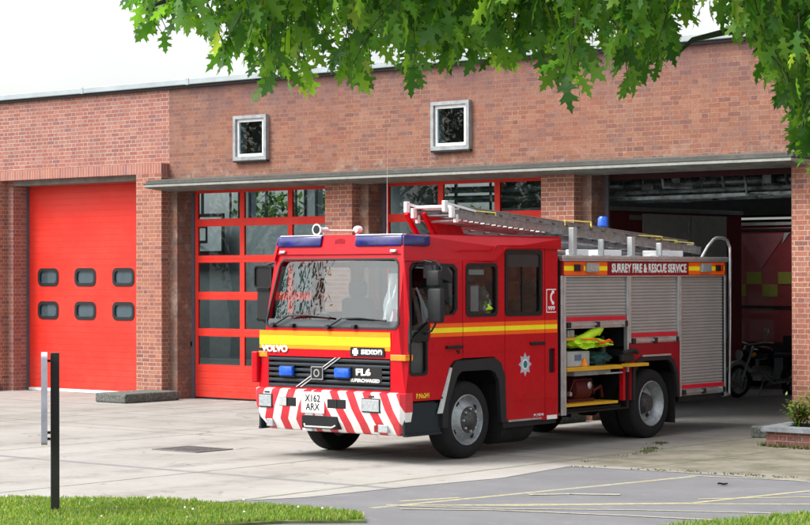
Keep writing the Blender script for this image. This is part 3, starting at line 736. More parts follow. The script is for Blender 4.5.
# phone sign, badge, lettering (nearside)
XS = SX(NS)
bm = B(); plate(bm, rect(2.945, 1.80, 3.16, 2.11), [rect(2.956, 1.812, 3.16, 2.098)], XS, (.003, 0, 0))
pts = []
for k in range(13):
    t = radians(110 + 140 * k / 12); pts.append((3.115 + .085 * cos(t), 2.0 + .085 * sin(t)))
inner = [(3.115 + .055 * cos(radians(110 + 140 * k / 12)), 2.0 + .055 * sin(radians(110 + 140 * k / 12))) for k in range(12, -1, -1)]
plate(bm, pts + inner, [], XS, (.003, 0, 0))
plate(bm, rr(3.065, 2.05, 3.115, 2.09, .012), [], SX(NS + .001), (.003, 0, 0)); plate(bm, rr(3.065, 1.905, 3.115, 1.945, .012), [], SX(NS + .001), (.003, 0, 0))
ph = obj('phone_sign', bm, M['wht'], fe)
text('phone_number', '999', 2.98, 1.83, 3.135, 1.885, XS, (.001, 0, 0), M['wht'], ph, .03)
bm = B(); star = []
for k in range(16):
    r = .155 if k % 2 == 0 else .10; t = pi / 2 + 2 * pi * k / 16; star.append((2.47 + .9 * r * cos(t), 1.14 + r * sin(t)))
plate(bm, star, [], XS, (.004, 0, 0)); bd = obj('crest', bm, simple('silver_crest', (.42, .42, .50), .4), fe)
bm = B(); plate(bm, [(2.47 + .06 * cos(2 * pi * k / 20), 1.14 + .066 * sin(2 * pi * k / 20)) for k in range(20)], [], SX(NS + .004), (.002, 0, 0)); r_ = obj('crest_ring', bm, M['wht'], bd)
bm = B(); plate(bm, [(2.47 + .045 * cos(2 * pi * k / 20), 1.14 + .05 * sin(2 * pi * k / 20)) for k in range(20)], [], SX(NS + .006), (.002, 0, 0)); obj('crest_centre', bm, simple('crest_teal', (.02, .16, .17), .4), bd)
text('fleet_number', 'P.No241', .255, .80, .50, .862, XS, (.001, 0, 0), M['ylw'], fe, .02, deform=D)
text('tyre_marking', 'M.1074', 2.66, .455, 2.87, .49, XS, (.001, 0, 0), M['wht'], fe, .02)
bm = B(); box(bm, NS - .002, 2.95, .402, NS + .004, 3.17, .455); obj('reflector', bm, M['wht'], fe)

# cab front
FY = .05
XF = lambda y: (lambda a, b: (a, y, b))
bm = B()
front = [(-1.215, .78), (-1.215, 2.47), (1.215, 2.47), (1.215, .78)]
SCR = [(-1.08, 1.64), (-1.11, 1.70), (-1.11, 2.42), (-1.05, 2.475), (1.05, 2.475), (1.11, 2.42), (1.11, 1.70), (1.08, 1.64)]
scr = rr(-1.115, 1.645, 1.115, 2.50, .09)
plate(bm, rr(-1.217, .80, 1.217, 2.585, .03), [scr, rect(-1.04, .90, .985, 1.28)], XF(FY), (0, .07, 0))
fr = obj('cab_front', bm, M['red'], fe, deform=D)
bm = B(); plate(bm, inset(scr, -.008), [inset(scr, .014)], XF(FY - .008), (0, .02, 0)); obj('screen_seal', bm, M['black'], fr, deform=D)
bm = B(); gx, gz = 24, 10
gv = [[bm.verts.new((-1.113 + 2.226 * i / gx, FY + .012 + .045 * abs(2 * i / gx - 1) ** 2.2, 1.648 + .849 * j / gz)) for j in range(gz + 1)] for i in range(gx + 1)]
for i in range(gx):
    for j in range(gz): bm.faces.new((gv[i][j], gv[i + 1][j], gv[i + 1][j + 1], gv[i][j + 1]))
bmesh.ops.recalc_face_normals(bm, faces=bm.faces); bm.faces.ensure_lookup_table()
if bm.faces[0].normal.y > 0: bmesh.ops.reverse_faces(bm, faces=bm.faces[:])
obj('windscreen', bm, M['screen'], fe, smooth=80, deform=D, recalc=False)
bm = B(); plate(bm, [(-1.10, 1.66), (-1.08, 1.75), (1.08, 1.735), (1.10, 1.66)], [], XF(FY + .004), (0, .01, 0)); obj('scuttle', bm, simple('scuttle_grey', (.06, .07, .078), .4), fr, deform=D)
def wiper(pts, piv):
    bm = B(); tube(bm, [(a, y, b) for a, y, b in pts], .013, 6); lathe(bm, [(0, .03), (-.04, .03)], piv, 'y', 10); obj('wiper', bm, M['black'], fe, deform=D)
wiper([(-.96, .02, 1.66), (-.70, .0, 1.79), (-.38, .0, 1.80), (.02, .005, 1.775)], (-.96, .035, 1.67))
wiper([(-.02, .02, 1.65), (.22, .0, 1.765), (.55, .0, 1.775), (.95, .005, 1.745)], (-.02, .035, 1.655))
bm = B()
for x in (-.62, .42): box(bm, x - .03, -.01, 1.645, x + .03, .05, 1.69, bev=.008)
obj('washer_jet', bm, M['black'], fe, deform=D)
for z0, z1, mt in ((1.535, 1.602, 'orangef'), (1.43, 1.535, 'yelb'), (1.375, 1.43, 'orangef')):
    bm = B(); box(bm, -1.195, FY - .003, z0, .985, FY + .001, z1); obj('front_stripe', bm, M[mt], fe, deform=D)
text('maker_name', 'VOLVO', -1.15, 1.325, -.70, 1.415, XF(FY), (0, -.003, 0), M['wht'], fe, .05, .012)
bm = B(); plate(bm, rr(.35, 1.30, .90, 1.415, .015), [], XF(FY - .012), (0, .012, 0)); sx = obj('builder_plate', bm, M['black'], fe)
text('builder_name', 'saxon', .53, 1.325, .87, 1.39, XF(FY - .012), (0, -.002, 0), M['wht'], sx, .04)
bm = B()
for ang in range(4):
    t = ang * pi / 2; q = [(.0, .012), (.045, .028), (.045, -.028), (.0, -.012)]
    plate(bm, [(.435 + a * cos(t) - b * sin(t), 1.357 + a * sin(t) + b * cos(t)) for a, b in q], [], XF(FY - .015 - .0008 * ang), (0, .003, 0))
obj('builder_cross', bm, M['wht'], sx)
# grille with slats, diagonal bar and badge
bm = B(); box(bm, -1.05, FY + .075, .885, .99, FY + .09, 1.285)
gr = obj('grille', bm, M['black'], fe)
bm = B()
for k in range(6):
    z = .895 + k * .066
    box(bm, -1.045, FY - .012, z, .985, FY + .07, z + .040, bev=.012)
obj('grille_slat', bm, M['grille'], gr, smooth=30)
bm = B()
plate(bm, [(-.55, .90), (-.46, .90), (.20, 1.28), (.11, 1.28)], [], XF(FY - .026), (0, .012, 0)); tb = obj('diagonal_bar', bm, simple('chrome_bar', (.75, .76, .77), .2, metal=.3), gr)
bm = B(); plate(bm, [(-.528, .90), (-.482, .90), (.178, 1.28), (.132, 1.28)], [], XF(FY - .030), (0, .003, 0)); obj('bar_inlay', bm, M['ink'], tb)
bm = B(); plate(bm, rr(-.275, 1.0, -.075, 1.165, .015), [], XF(FY - .045), (0, .02, 0)); plate(bm, rr(-.262, 1.012, -.088, 1.153, .01), [], XF(FY - .048), (0, .002, 0), 1)
plate(bm, [(-.175 + .05 * cos(2 * pi * k / 20), 1.082 + .05 * sin(2 * pi * k / 20)) for k in range(20)], [[(-.175 + .033 * cos(2 * pi * k / 20), 1.082 + .033 * sin(2 * pi * k / 20)) for k in range(20)]], XF(FY - .052), (0, .003, 0))
obj('grille_badge', bm, [M['steel'], M['ink']], gr)
text('model_name', 'FL6', .45, 1.065, .69, 1.155, XF(FY - .014), (0, -.002, 0), M['wht'], gr, .05, .006)
text('engine_name', 'SUPERCHARGED', .36, .985, .83, 1.03, XF(FY - .014), (0, -.002, 0), M['wht'], gr, .04, .004)
bm = B(); box(bm, .34, FY - .013, .975, .86, FY - .010, 1.17); obj('name_panel', bm, M['ink'], gr)
for x0, x1 in ((-.80, -.575), (.13, .37)):
    bm = B(); box(bm, x0, FY - .075, 1.035, x1, FY - .01, 1.155, bev=.02); bl = obj('blue_lamp', bm, M['bluel'], gr, smooth=40)
    bm = B(); box(bm, x0 - .01, FY - .035, 1.02, x1 + .01, FY - .0125, 1.034); box(bm, x0 - .01, FY - .035, 1.156, x1 + .01, FY - .0125, 1.17); obj('lamp_bezel', bm, M['trim'], bl)
bm = B()
box(bm, .99, FY - .008, 1.262, 1.21, FY + .01, 1.335, bev=.006); box(bm, 1.195, FY - .006, 1.262, 1.226, FY + .14, 1.335, bev=.004)
obj('indicator', bm, M['amber'], fe)
bm = B(); box(bm, -1.21, FY - .008, 1.262, -1.06, FY + .01, 1.335, bev=.006); obj('indicator', bm, M['amber'], fe)
bm = B(); box(bm, -1.30, -.0, .93, -1.20, .10, 1.33, bev=.02); obj('wing_edge', bm, M['red'], fe)
# bumper
bm = B()
pz = [(.875, .03, 1.235), (.865, -.02, 1.235), (.66, -.02, 1.235), (.50, .02, 1.20), (.36, .11, 1.12), (.345, .14, 1.11)]
rows_ = []
for z, y, hw in pz:
    rows_.append([bm.verts.new(p) for p in ((-hw, .17, z), (-hw, y + .05, z), (-hw + .05, y, z), (-.6, y, z), (0, y, z), (.6, y, z), (hw - .05, y, z), (hw, y + .05, z), (hw, .17, z))])
for a, b in zip(rows_, rows_[1:]):
    for k in range(8): bm.faces.new((a[k], b[k], b[k + 1], a[k + 1]))
bm.faces.new(rows_[0][::-1]); bm.faces.new(rows_[-1])
bp = obj('bumper', bm, M['chev'], fe, smooth=25)
def bumpbox(name, x0, x1, z0, z1, y0, y1, mat, par=bp, bev=.008):
    bm = B(); box(bm, x0, y0, z0, x1, y1, z1, bev=bev); return obj(name, bm, mat, par)
for x0, x1 in ((-1.13, -.92), (.60, .87)):
    hb = bumpbox('headlight', x0 - .015, x1 + .015, .625, .80, -.028, .03, M['trim']); bumpbox('lens', x0, x1, .64, .785, -.036, -.022, M['clear'], hb, .004)
for x0, x1 in ((-.80, -.50), (.02, .33)):
    v = bumpbox('bumper_vent', x0, x1, .655, .77, -.024, -.012, M['black']); bumpbox('vent_bar', (x0 + x1) / 2 - .006, (x0 + x1) / 2 + .006, .66, .765, -.03, -.02, M['trim'], v, 0)
bumpbox('vent_flap', -.795, -.665, .66, .765, -.028, -.0245, M['dirtgrey'], bp, 0)
np_ = bumpbox('number_plate', -.41, -.025, .585, .845, -.028, -.0195, M['plate'], bp, .004)
text('plate_text', 'X162\nARX', -.345, .62, -.09, .815, XF(-.029), (0, -.001, 0), M['ink'], np_, .015, .002)
bumpbox('tow_recess', -.43, .17, .39, .555, .003, .10, M['black'], bp, .01)
bm = B(); tube(bm, [(-.38, -.0, .44), (-.34, -.03, .415), (.10, -.03, .415), (.14, 0, .44)], .014, 8); obj('tow_bar', bm, M['steel'], bp)
bumpbox('bumper_shelf', -.46, -.30, .35, .40, .05, .12, M['white'], bp, .01)
for x0, x1 in ((-1.06, -.955), (.80, .95)):
    fl_ = bumpbox('fog_lamp', x0, x1, .385, .48, .03, .10, M['clear'], bp, .006)
bumpbox('fog_surround', .73, .80, .385, .48, .04, .1, simple('dark_red_lens', (.2, .01, .015), .3), bp, .004)
for x in (-1.0, .74):
    bm = B(); box(bm, x - .05, -.03, .81, x + .05, .03, .835, bev=.012); obj('washer_nozzle', bm, M['black'], bp)
# roof cap with stepped gutter line and light bar
bm = B()
def cap_side(s):
    return [(s * NS, 0, 2.48), (s * NS, 1.80, 2.48), (s * NS, 2.0, 2.64), (s * NS, 3.24, 2.645)]
lo = [(.0, 2.48), (1.80, 2.48), (1.92, 2.56), (2.02, 2.64), (3.25, 2.648)]
for s in (1, -1):
    plate(bm, lo + [(3.25, 2.77), (3.2, 2.80), (.06, 2.80), (.0, 2.76)], [], SX(s * (NS - .02)), (s * .045, 0, 0))
box(bm, -NS + .02, .03, 2.765, NS - .02, 3.23, 2.798)
box(bm, -NS + .02, 3.17, .42, NS - .02, 3.215, 2.77)
plate(bm, rect(-NS + .02, 2.56, NS - .02, 2.80), [], XF(.02), (0, .05, 0))
obj('cab_roof', bm, M['red'], fe, deform=D)
bm = B(); plate(bm, [(.0, 2.472), (1.80, 2.472), (1.93, 2.555), (2.03, 2.632), (3.25, 2.640), (3.25, 2.652), (2.02, 2.644), (1.91, 2.565), (1.79, 2.487), (0, 2.487)], [], SX(NS + .02), (.016, 0, 0)); obj('gutter', bm, M['red'], fe, deform=D)
bm = B(); plate(bm, [(1.05, 2.60), (1.75, 2.60), (1.86, 2.66), (3.2, 2.675), (3.2, 2.69), (1.85, 2.675), (1.74, 2.612), (1.05, 2.612)], [], SX(NS + .02), (.010, 0, 0)); obj('roof_crease', bm, M['red'], fe, deform=D)
for x0, x1 in ((-1.19, -.34), (.33, 1.235)):
    bm = B(); box(bm, x0, -.015, 2.655, x1, .06, 2.79, bev=.02)
    if x1 > 1: box(bm, 1.15, .0, 2.655, 1.262, .50, 2.79, bev=.02)
    else: box(bm, -1.262, .0, 2.655, -1.15, .50, 2.79, bev=.02)
    lb = obj('light_bar', bm, M['blue'], fe, smooth=40, deform=D)
    bm = B(); box(bm, x0, -.012, 2.791, x1, .07, 2.803); obj('light_bar_cap', bm, M['white'], lb, deform=D)
bm = B()
for k in range(6): plate(bm, rr(-.085 + k * .034, 2.69, -.067 + k * .034, 2.76 - .006 * abs(k - 2.5), .008, 2), [], XF(.012), (0, .006, 0))
obj('siren_grille', bm, M['dred'], fe, deform=D)
for x in (-1.08, 1.06):
    bm = B(); box(bm, x - .055, -.02, 2.575, x + .055, .03, 2.612, bev=.012); obj('marker_lamp', bm, M['clear'], fe, deform=D)
# cab interior
bm = B(); box(bm, -1.17, .14, .78, 1.17, .72, .84); box(bm, -.54, .72, .78, .54, 2.06, .84); box(bm, -1.17, 2.06, .78, 1.17, 3.15, .84); box(bm, -1.15, .30, .84, 1.15, .62, 1.62, bev=.05); obj('dashboard', bm, M['dash'], fe)
bm = B(); lathe(bm, [(-.015, .20), (.015, .20), (.015, .225), (-.015, .225)], (0, 0, 0), 'z', 28, closed=True); tube(bm, [(0, 0, 0), (0, 0, -.35)], .03); box(bm, -.2, -.02, -.01, .2, .02, .01)
sw = obj('steering_wheel', bm, M['black'], fe); sw.location = (-.62, .74, 1.70); sw.rotation_euler = (radians(-35), 0, 0)
def seat(x, y, w=.5):
    bm = B(); box(bm, x - w / 2, y, 1.15, x + w / 2, y + .5, 1.30, bev=.04); box(bm, x - w / 2, y + .42, 1.3, x + w / 2, y + .56, 2.0, bev=.05); box(bm, x - .14, y + .44, 2.02, x + .14, y + .54, 2.22, bev=.04); obj('seat', bm, M['seat'], fe, smooth=40)
seat(-.65, .85); seat(.65, .85)
for x in (-.85, -.28, .28, .85): seat(x, 2.55, .46)
bm = B(); box(bm, -1.1, 1.42, 1.26, 1.1, 1.48, 1.5); obj('engine_cover', bm, M['dash'], fe)
bm = B(); box(bm, NS - .09, .14, 1.09, NS - .06, .47, 1.47); obj('door_pocket', bm, simple('pale_door_card', (.26, .29, .31), .7), fe)  # pale panel added to lighten the kerb window, like reflected ground
bm = B(); box(bm, NS - .055, 1.40, 1.84, NS - .045, 1.55, 2.16); obj('notice', bm, M['pink'], fe)
bm = B(); box(bm, NS - .055, 1.36, 2.30, NS - .045, 1.66, 2.365); obj('notice', bm, M['wht'], fe)
# underbody
bm = B()
for x in (-.45, .45): box(bm, x - .05, .3, .52, x + .05, 7.3, .74)
for y in (1.31, 5.50): tube(bm, [(-.9, y, .47), (.9, y, .47)], .08); lathe(bm, [(-.2, .1), (-.1, .2), (.1, .2), (.2, .1)], (.1, y, .47), 'x', 14)
box(bm, -1.0, .35, .50, 1.0, 1.0, .80); box(bm, -.35, .4, .45, .35, 2.4, 1.1)
box(bm, .50, 2.15, .33, 1.0, 2.85, .75, bev=.08); tube(bm, [(0, 2.4, .6), (0, 5.4, .5)], .06)
box(bm, -1.10, 3.4, .45, 1.10, 4.9, .5)
obj('chassis', bm, M['chassis'], fe)
bm = B(); lathe(bm, [(-.35, .2), (-.33, .26), (.33, .26), (.35, .2)], (.80, 2.55, .36), 'y', 20); obj('air_tank', bm, M['chassis'], fe, smooth=40)
# wheels
def tyre(bm, c, s, R=.485, wd=.27, ri=.31):
    o = lambda q: s * q
    prof = [(o(0), ri), (o(.012), ri + .03), (o(.02), R - .10), (o(.005), R - .035), (o(-.02), R - .008), (o(-.05), R), (o(-wd + .05), R), (o(-wd + .02), R - .008), (o(-wd), R - .04), (o(-wd + .0), ri)]
    lathe(bm, prof, c, 'x', 56, closed=True)
    for gx in (-.075, -.135, -.195): lathe(bm, [(o(gx), R + .001), (o(gx - .012), R + .001), (o(gx - .012), R - .0), (o(gx), R - .0)], c, 'x', 56, closed=True)
def front_wheel(s):
    c = (s * 1.165, 1.31, .485); rt = thingpart('front_wheel')
    bm = B(); tyre(bm, c, s); obj('tyre', bm, M['rubber'], rt, smooth=35)
    bm = B(); lathe(bm, [(s * -.2, .305), (s * .016, .318), (s * .020, .308), (s * .004, .296), (s * -.03, .288), (s * -.045, .27), (s * -.01, .215), (s * .03, .185), (s * .04, .172), (s * .03, .165), (s * .03, .01)], c, 'x', 48); obj('rim', bm, M['rim'], rt, smooth=40)
    bm = B()
    for k in range(8):
        t = 2 * pi * k / 8 + .2
        if k % 2 == 0: continue
    for k in range(4):
        t = 2 * pi * k / 4 + .62; cc_ = Vector(c) + Vector((s * -.026, .245 * cos(t), .245 * sin(t)))
        lathe(bm, [(s * -.01, .034), (s * .004, .034)], cc_ + Vector((s * .0, 0, 0)), 'x', 14)
    obj('hand_hole', bm, M['black'], rt)
    bm = B(); lathe(bm, [(s * .025, .164), (s * .045, .158), (s * .05, .115), (s * .09, .095), (s * .105, .07), (s * .11, .0001)], c, 'x', 28)
    for k in range(8):
        t = 2 * pi * k / 8; lathe(bm, [(s * .05, .016), (s * .088, .016), (s * .092, .006)], Vector(c) + Vector((s * -.012, .138 * cos(t), .138 * sin(t))), 'x', 6, mi=1)
    obj('hub', bm, [M['hub'], M['alu']], rt, smooth=35); return rt
def thingpart(name):
    o = bpy.data.objects.new(name, None); COL.objects.link(o); o.parent = fe; return o
def rear_wheel(s):
    c = (s * 1.175, 5.50, .485); rt = thingpart('rear_wheel')
    bm = B(); tyre(bm, c, s); tyre(bm, (s * .86, 5.50, .485), s); obj('tyre', bm, M['rubber'], rt, smooth=35)
    bm = B(); lathe(bm, [(s * -.2, .31), (s * .014, .318), (s * .018, .308), (s * .0, .298), (s * -.03, .29), (s * -.05, .270), (s * -.135, .235), (s * -.150, .20), (s * -.15, .15), (s * -.14, .14)], c, 'x', 48); obj('rim', bm, M['rim'], rt, smooth=40)
    bm = B(); lathe(bm, [(s * -.15, .16), (s * -.06, .13), (s * -.03, .11), (s * -.02, .0001)], c, 'x', 28); obj('hub', bm, M['hub'], rt, smooth=35)
    bm = B()
    for k in range(5):
        t = 2 * pi * k / 5 + .3; lathe(bm, [(s * .0, .034), (s * .004, .034)], Vector(c) + Vector((s * -.136, .215 * cos(t), .215 * sin(t))), 'x', 12)
    obj('hand_hole', bm, M['black'], rt); return rt
for s in (1, -1): front_wheel(s); rear_wheel(s)
# rear body shell
bm = B()
box(bm, -1.20, 3.28, 2.46, 1.20, 7.47, 2.50)                       # deck
box(bm, -1.20, 3.28, .47, 1.20, 3.31, 2.46); box(bm, -1.20, 7.43, .50, 1.20, 7.46, 2.46)
box(bm, -1.22, 3.31, .47, -1.17, 4.95, 2.46); box(bm, -1.22, 4.95, 1.14, -1.17, 6.22, 2.46); box(bm, -1.22, 6.22, .50, -1.17, 7.43, 2.46)
box(bm, -.28, 3.31, .52, -.24, 7.43, 2.46)
box(bm, -.23, 4.95, 1.30, 1.15, 7.42, 2.44)
box(bm, -.23, 6.24, .60, 1.15, 7.42, 1.29)
obj('body_shell', bm, M['trim'], fe)
bm = B(); box(bm, -.23, 3.32, .445, NS - .03, 4.93, .47); box(bm, 1.09, 4.87, .47, NS - .03, 4.93, 1.0); obj('locker_floor', bm, M['black'], fe)
bm = B()
box(bm, -1.25, 3.27, 2.502, 1.255, 7.49, 2.55, bev=.008); box(bm, 1.20, 3.27, 2.48, 1.25, 7.48, 2.50)
obj('roof_rail', bm, M['alu'], fe)
# side strip with name
bm = B(); box(bm, 1.18, 3.30, 2.285, NS, 7.45, 2.478); sp_ = obj('name_strip', bm, M['dred'], fe)
for y0, y1 in ((3.345, 4.36), (6.44, 7.43)):
    for z0, z1, mt in ((2.292, 2.352, 'orangeb'), (2.352, 2.412, 'yelb'), (2.412, 2.472, 'orangeb')):
        bm = B(); box(bm, NS - .001, y0, z0, NS + .002, y1, z1); obj('strip_band', bm, M[mt], sp_)
text('service_name', 'SURREY FIRE & RESCUE SERVICE', 4.47, 2.32, 6.38, 2.45, SX(NS), (.001, 0, 0), M['wht'], sp_, .045)
for y in (3.97, 6.87):
    bm = B(); box(bm, NS + .002, y - .13, 2.325, NS + .05, y + .13, 2.455, bev=.01); lp = obj('flood_lamp', bm, M['lampbox'], fe)
    bm = B(); box(bm, NS + .05, y - .11, 2.345, NS + .056, y + .11, 2.435); obj('lens', bm, M['clear'], lp)
for y in (3.64, 7.24):
    bm = B(); box(bm, NS + .002, y - .07, 2.345, NS + .03, y + .05, 2.435, bev=.008); box(bm, NS + .002, y + .051, 2.345, NS + .032, y + .12, 2.435, bev=.006, mi=1); obj('side_marker', bm, [M['ink'], M['redl']], fe)
# frame posts between shutters
bm = B()
for y0, y1, z0 in ((3.285, 3.345, .43), (3.355, 3.40, .43), (4.865, 4.895, .95), (4.905, 4.955, 1.35), (6.17, 6.20, 1.35), (6.21, 6.255, .55), (7.44, 7.475, .50)):
    box(bm, 1.15, y0, z0, NS - .002, y1, 2.284, bev=.004)
box(bm, 1.15, 3.40, 2.265, NS - .004, 7.44, 2.284)
obj('body_post', bm, M['alu'], fe)
def shutter(y0, y1, z0, z1, bar):
    bm = B(); x = NS - .045; prof = []; z = z1
    while z > z0 + .001:
        for dz, dx in ((0, -.010), (.006, .0), (.016, .006), (.028, .006), (.038, .0), (.0435, -.010)):
            if z - dz > z0: prof.append((x + dx, z - dz))
        z -= .044
    for (xa, za), (xb, zb) in zip(prof, prof[1:]):
        bm.faces.new([bm.verts.new(p) for p in ((xa, y0, za), (xa, y1, za), (xb, y1, zb), (xb, y0, zb))])
    bmesh.ops.remove_doubles(bm, verts=bm.verts, dist=.0003)
    sh = obj('roller_shutter', bm, M['shut'], fe, smooth=60)
    bm = B(); box(bm, x - .01, y0 + .02, z0 + .0, x + .03, y1 - .02, z0 + .055); obj('red_edge', bm, simple('red_edge', (.55, .01, .03), .4) if 're' not in M else M['re'], sh)
    bm = B(); box(bm, x - .01, y0 + .015, z0 - .10, x + .02, y1 - .015, z0 - .003); beam(bm, (x + .045, y0 + .05, z0 - .045), (x + .045, y1 - .05, z0 - .045), .018, .035)
    for q in (y0 + .07, (y0 + y1) / 2, y1 - .07): box(bm, x + .0, q - .03, z0 - .085, x + .058, q + .03, z0 - .01)
    for q in (y0 + .05, (y0 + y1) / 2, y1 - .05): box(bm, x + .02, q - .035, z0 - .09, x + .065, q + .035, z0 - .012, bev=.008, mi=1)
    obj('lift_bar', bm, [M['alu'], M['trim']], sh)
M['re'] = simple('shutter_red_edge', (.55, .01, .03), .4)
shutter(3.405, 4.86, 1.675, 2.264, 0); shutter(4.96, 6.165, 1.425, 2.264, 0); shutter(6.26, 7.438, .655, 2.264, 0)
# red panel round the rear wheel
bm = B(); ARC2 = [(4.96, .56), (4.965, 1.0), (5.06, 1.10), (5.20, 1.15), (5.90, 1.15), (6.02, 1.08), (6.12, .90), (6.16, .55)]
plate(bm, [(4.92, .56), (4.92, 1.34), (6.20, 1.34), (6.20, .55)] + ARC2[::-1][0:], [], SX(NS - .035), (.03, 0, 0)); obj('wheel_panel', bm, M['dred'], fe)
bm = B(); ring = ARC2 + [(6.10, .55), (6.05, .88), (5.96, 1.03), (5.86, 1.09), (5.24, 1.09), (5.12, 1.04), (5.03, .95), (5.02, .56)]
plate(bm, ring, [], SX(NS - .035), (.055, 0, 0)); obj('wheel_arch', bm, M['trim'], fe)
bm = B(); box(bm, NS + .005, 5.2, 1.152, NS + .03, 5.92, 1.175); obj('arch_trim', bm, M['alu'], fe)
for a, b in ((.62, 1.19), (-1.19, -.62)):
    bm = B(); box(bm, a, 6.10, .18, b, 6.115, .9); obj('mud_flap', bm, M['rubber'], fe)
bm = B(); box(bm, .2, 6.25, .47, NS - .06, 7.44, .56); box(bm, .25, 4.94, 1.16, NS - .05, 6.2, 1.26); box(bm, -1.19, 4.94, 1.16, -.25, 6.2, 1.26); obj('body_floor', bm, M['chassis'], fe)
# locker shelves
bm = B()
box(bm, .1, 3.41, 1.42, NS - .05, 4.05, 1.455); box(bm, .1, 3.41, 1.035, NS + .02, 4.70, 1.06); box(bm, NS - .0, 4.70, 1.03, NS + .11, 5.22, 1.072)
box(bm, NS - .06, 3.41, 1.01, NS + .03, 4.70, 1.034); box(bm, .1, 3.41, .535, NS - .03, 4.66, .57)
sh_ = obj('locker_shelf', bm, M['yellow'], fe)
bm = B(); box(bm, NS - .05, 4.70, 1.10, NS + .02, 5.0, 1.20, bev=.015); box(bm, NS - .05, 4.78, 1.075, NS + .01, 4.90, 1.10); tube(bm, [(NS, 4.72, 1.21), (NS + .02, 4.95, 1.25), (NS, 5.1, 1.22)], .03); obj('locker_bracket', bm, M['trim'], fe)
bm = B(); box(bm, 1.12, 4.80, .56, 1.18, 4.86, 1.02); obj('red_strut', bm, M['red'], fe)
bm = B(); box(bm, .1, 3.75, .93, 1.1, 4.62, 1.005, bev=.01); tube(bm, [(1.1, 4.3, .96), (1.2, 4.35, .95), (1.2, 4.75, .95)], .012); obj('locker_drawer', bm, M['dirtgrey'], fe)
# rear handrail hoop and ladder gantry posts
bm = B(); tube(bm, [(1.12, 6.95, 2.54), (1.12, 7.12, 2.70), (1.12, 7.27, 2.80), (1.12, 7.36, 2.835), (1.12, 7.56, 2.835), (1.12, 7.68, 2.80), (1.12, 7.75, 2.70), (1.12, 7.765, 2.5), (1.12, 7.74, 1.5), (1.12, 7.73, .52), (1.12, 7.5, .50)], .022, 10); obj('handrail', bm, M['alu'], fe, smooth=50)
ALY = simple('pale_alloy_post', (.40, .42, .43), .4, metal=.3)
for y, zt, wd in ((3.72, 2.93, .085), (4.39, 2.78, .045), (5.13, 2.82, .085), (5.85, 2.745, .045)):
    bm = B(); box(bm, 1.06, y - wd / 2, 2.552, 1.14, y + wd / 2, zt, bev=.006); box(bm, 1.03, y - .13, 2.551, 1.17, y + .13, 2.563); obj('gantry_post', bm, ALY, fe)
    bm = B(); box(bm, -1.1, y - wd / 2, 2.552, -1.04, y + wd / 2, zt - .05, bev=.006); obj('gantry_post', bm, ALY, fe)
for y0, y1, x0, x1 in ((4.45, 5.0, .75, 1.03), (5.95, 6.6, .75, 1.03), (3.9, 4.2, .85, 1.03)): bm = B(); box(bm, x0, y0, 2.552, x1, y1, 2.64, bev=.01); obj('roof_box', bm, M['white'], fe)
bm = B(); tube(bm, [(-1.05, 3.3, 2.6), (-1.05, 7.4, 2.6)], .02); tube(bm, [(.70, 3.3, 2.60), (.70, 6.9, 2.60)], .02); box(bm, -.9, 3.5, 2.552, .1, 7.2, 2.60); obj('roof_deck', bm, M['alud'], fe)
bm = B(); tube(bm, [(.75, 4.95, 2.55), (.75, 4.95, 2.96)], .03); lathe(bm, [(2.96, .05), (2.98, .075), (3.08, .072), (3.11, .05)], (.75, 4.95, 0), 'z', 18, mi=1); obj('beacon', bm, [M['trim'], M['bluel']], fe, smooth=40)
# red ladder bracket on the cab roof
bm = B()
for x in (.14, .42): beam(bm, (x, 1.38, 3.09), (x, 1.62, 2.79), .05, .05)
plate(bm, [(1.40, 3.06), (2.05, 2.99), (2.2, 2.80), (1.64, 2.80)], [], SX(.44), (.02, 0, 0))
obj('ladder_bracket', bm, M['red'], fe)
# loudspeaker horn, aerial
bm = B(); lathe(bm, [(0, .075), (.01, .07), (.05, .04), (.12, .025), (.16, .03), (.2, .03)], (-.44, .30, 2.875), 'y', 20)
tube(bm, [(-.44, .5, 2.865), (-.40, .55, 2.865), (-.27, .86, 2.865)], .012); tube(bm, [(-.44, .45, 2.80), (-.44, .45, 2.87)], .02); tube(bm, [(-.26, .88, 2.8), (-.26, .88, 2.88)], .02)
lathe(bm, [(-.04, .04), (0, .05), (.05, .045), (.07, .02)], (-.26, .88, 2.88), 'y', 14); obj('loudspeaker', bm, M['white'], fe, smooth=45)
bm = B(); lathe(bm, [(-.001, .055), (-.002, .03)], (-.44, .298, 2.875), 'y', 18); obj('horn_mouth', bm, M['trim'], fe)
bm = B(); tube(bm, [(-.25, 1.46, 2.8), (-.25, 1.46, 2.92), (-.25, 1.46, 3.5), (-.24, 1.47, 4.2)], [.012, .006, .003, .002], 6); obj('aerial', bm, M['dirtgrey'], fe)
# mirrors
def mirror(s, y, z0, z1, x, wd, name='mirror'):
    bm = B(); box(bm, s * x, y, z0, s * (x + wd), y + .10, z1, bev=.03); m = obj(name, bm, M['trim'], fe, smooth=40)
    bm = B(); box(bm, s * (x + .02), y + .101, z0 + .02, s * (x + wd - .02), y + .104, z1 - .02); obj('mirror_glass', bm, M['steel'], m); return m
mirror(1, .40, 1.72, 2.14, 1.27, .21); mirror(1, .40, 2.16, 2.36, 1.25, .20)
bm = B(); tube(bm, [(1.1, .40, 2.44), (1.25, .40, 2.47), (1.33, .42, 2.45), (1.36, .44, 2.3)], .016); tube(bm, [(1.37, .44, 2.3), (1.37, .44, 1.70), (1.32, .43, 1.62), (1.2, .42, 1.57)], .014); tube(bm, [(1.12, .55, 2.47), (1.3, .55, 2.46), (1.42, .5, 2.38), (1.45, .46, 2.25)], .014); obj('mirror_arm', bm, M['black'], fe)
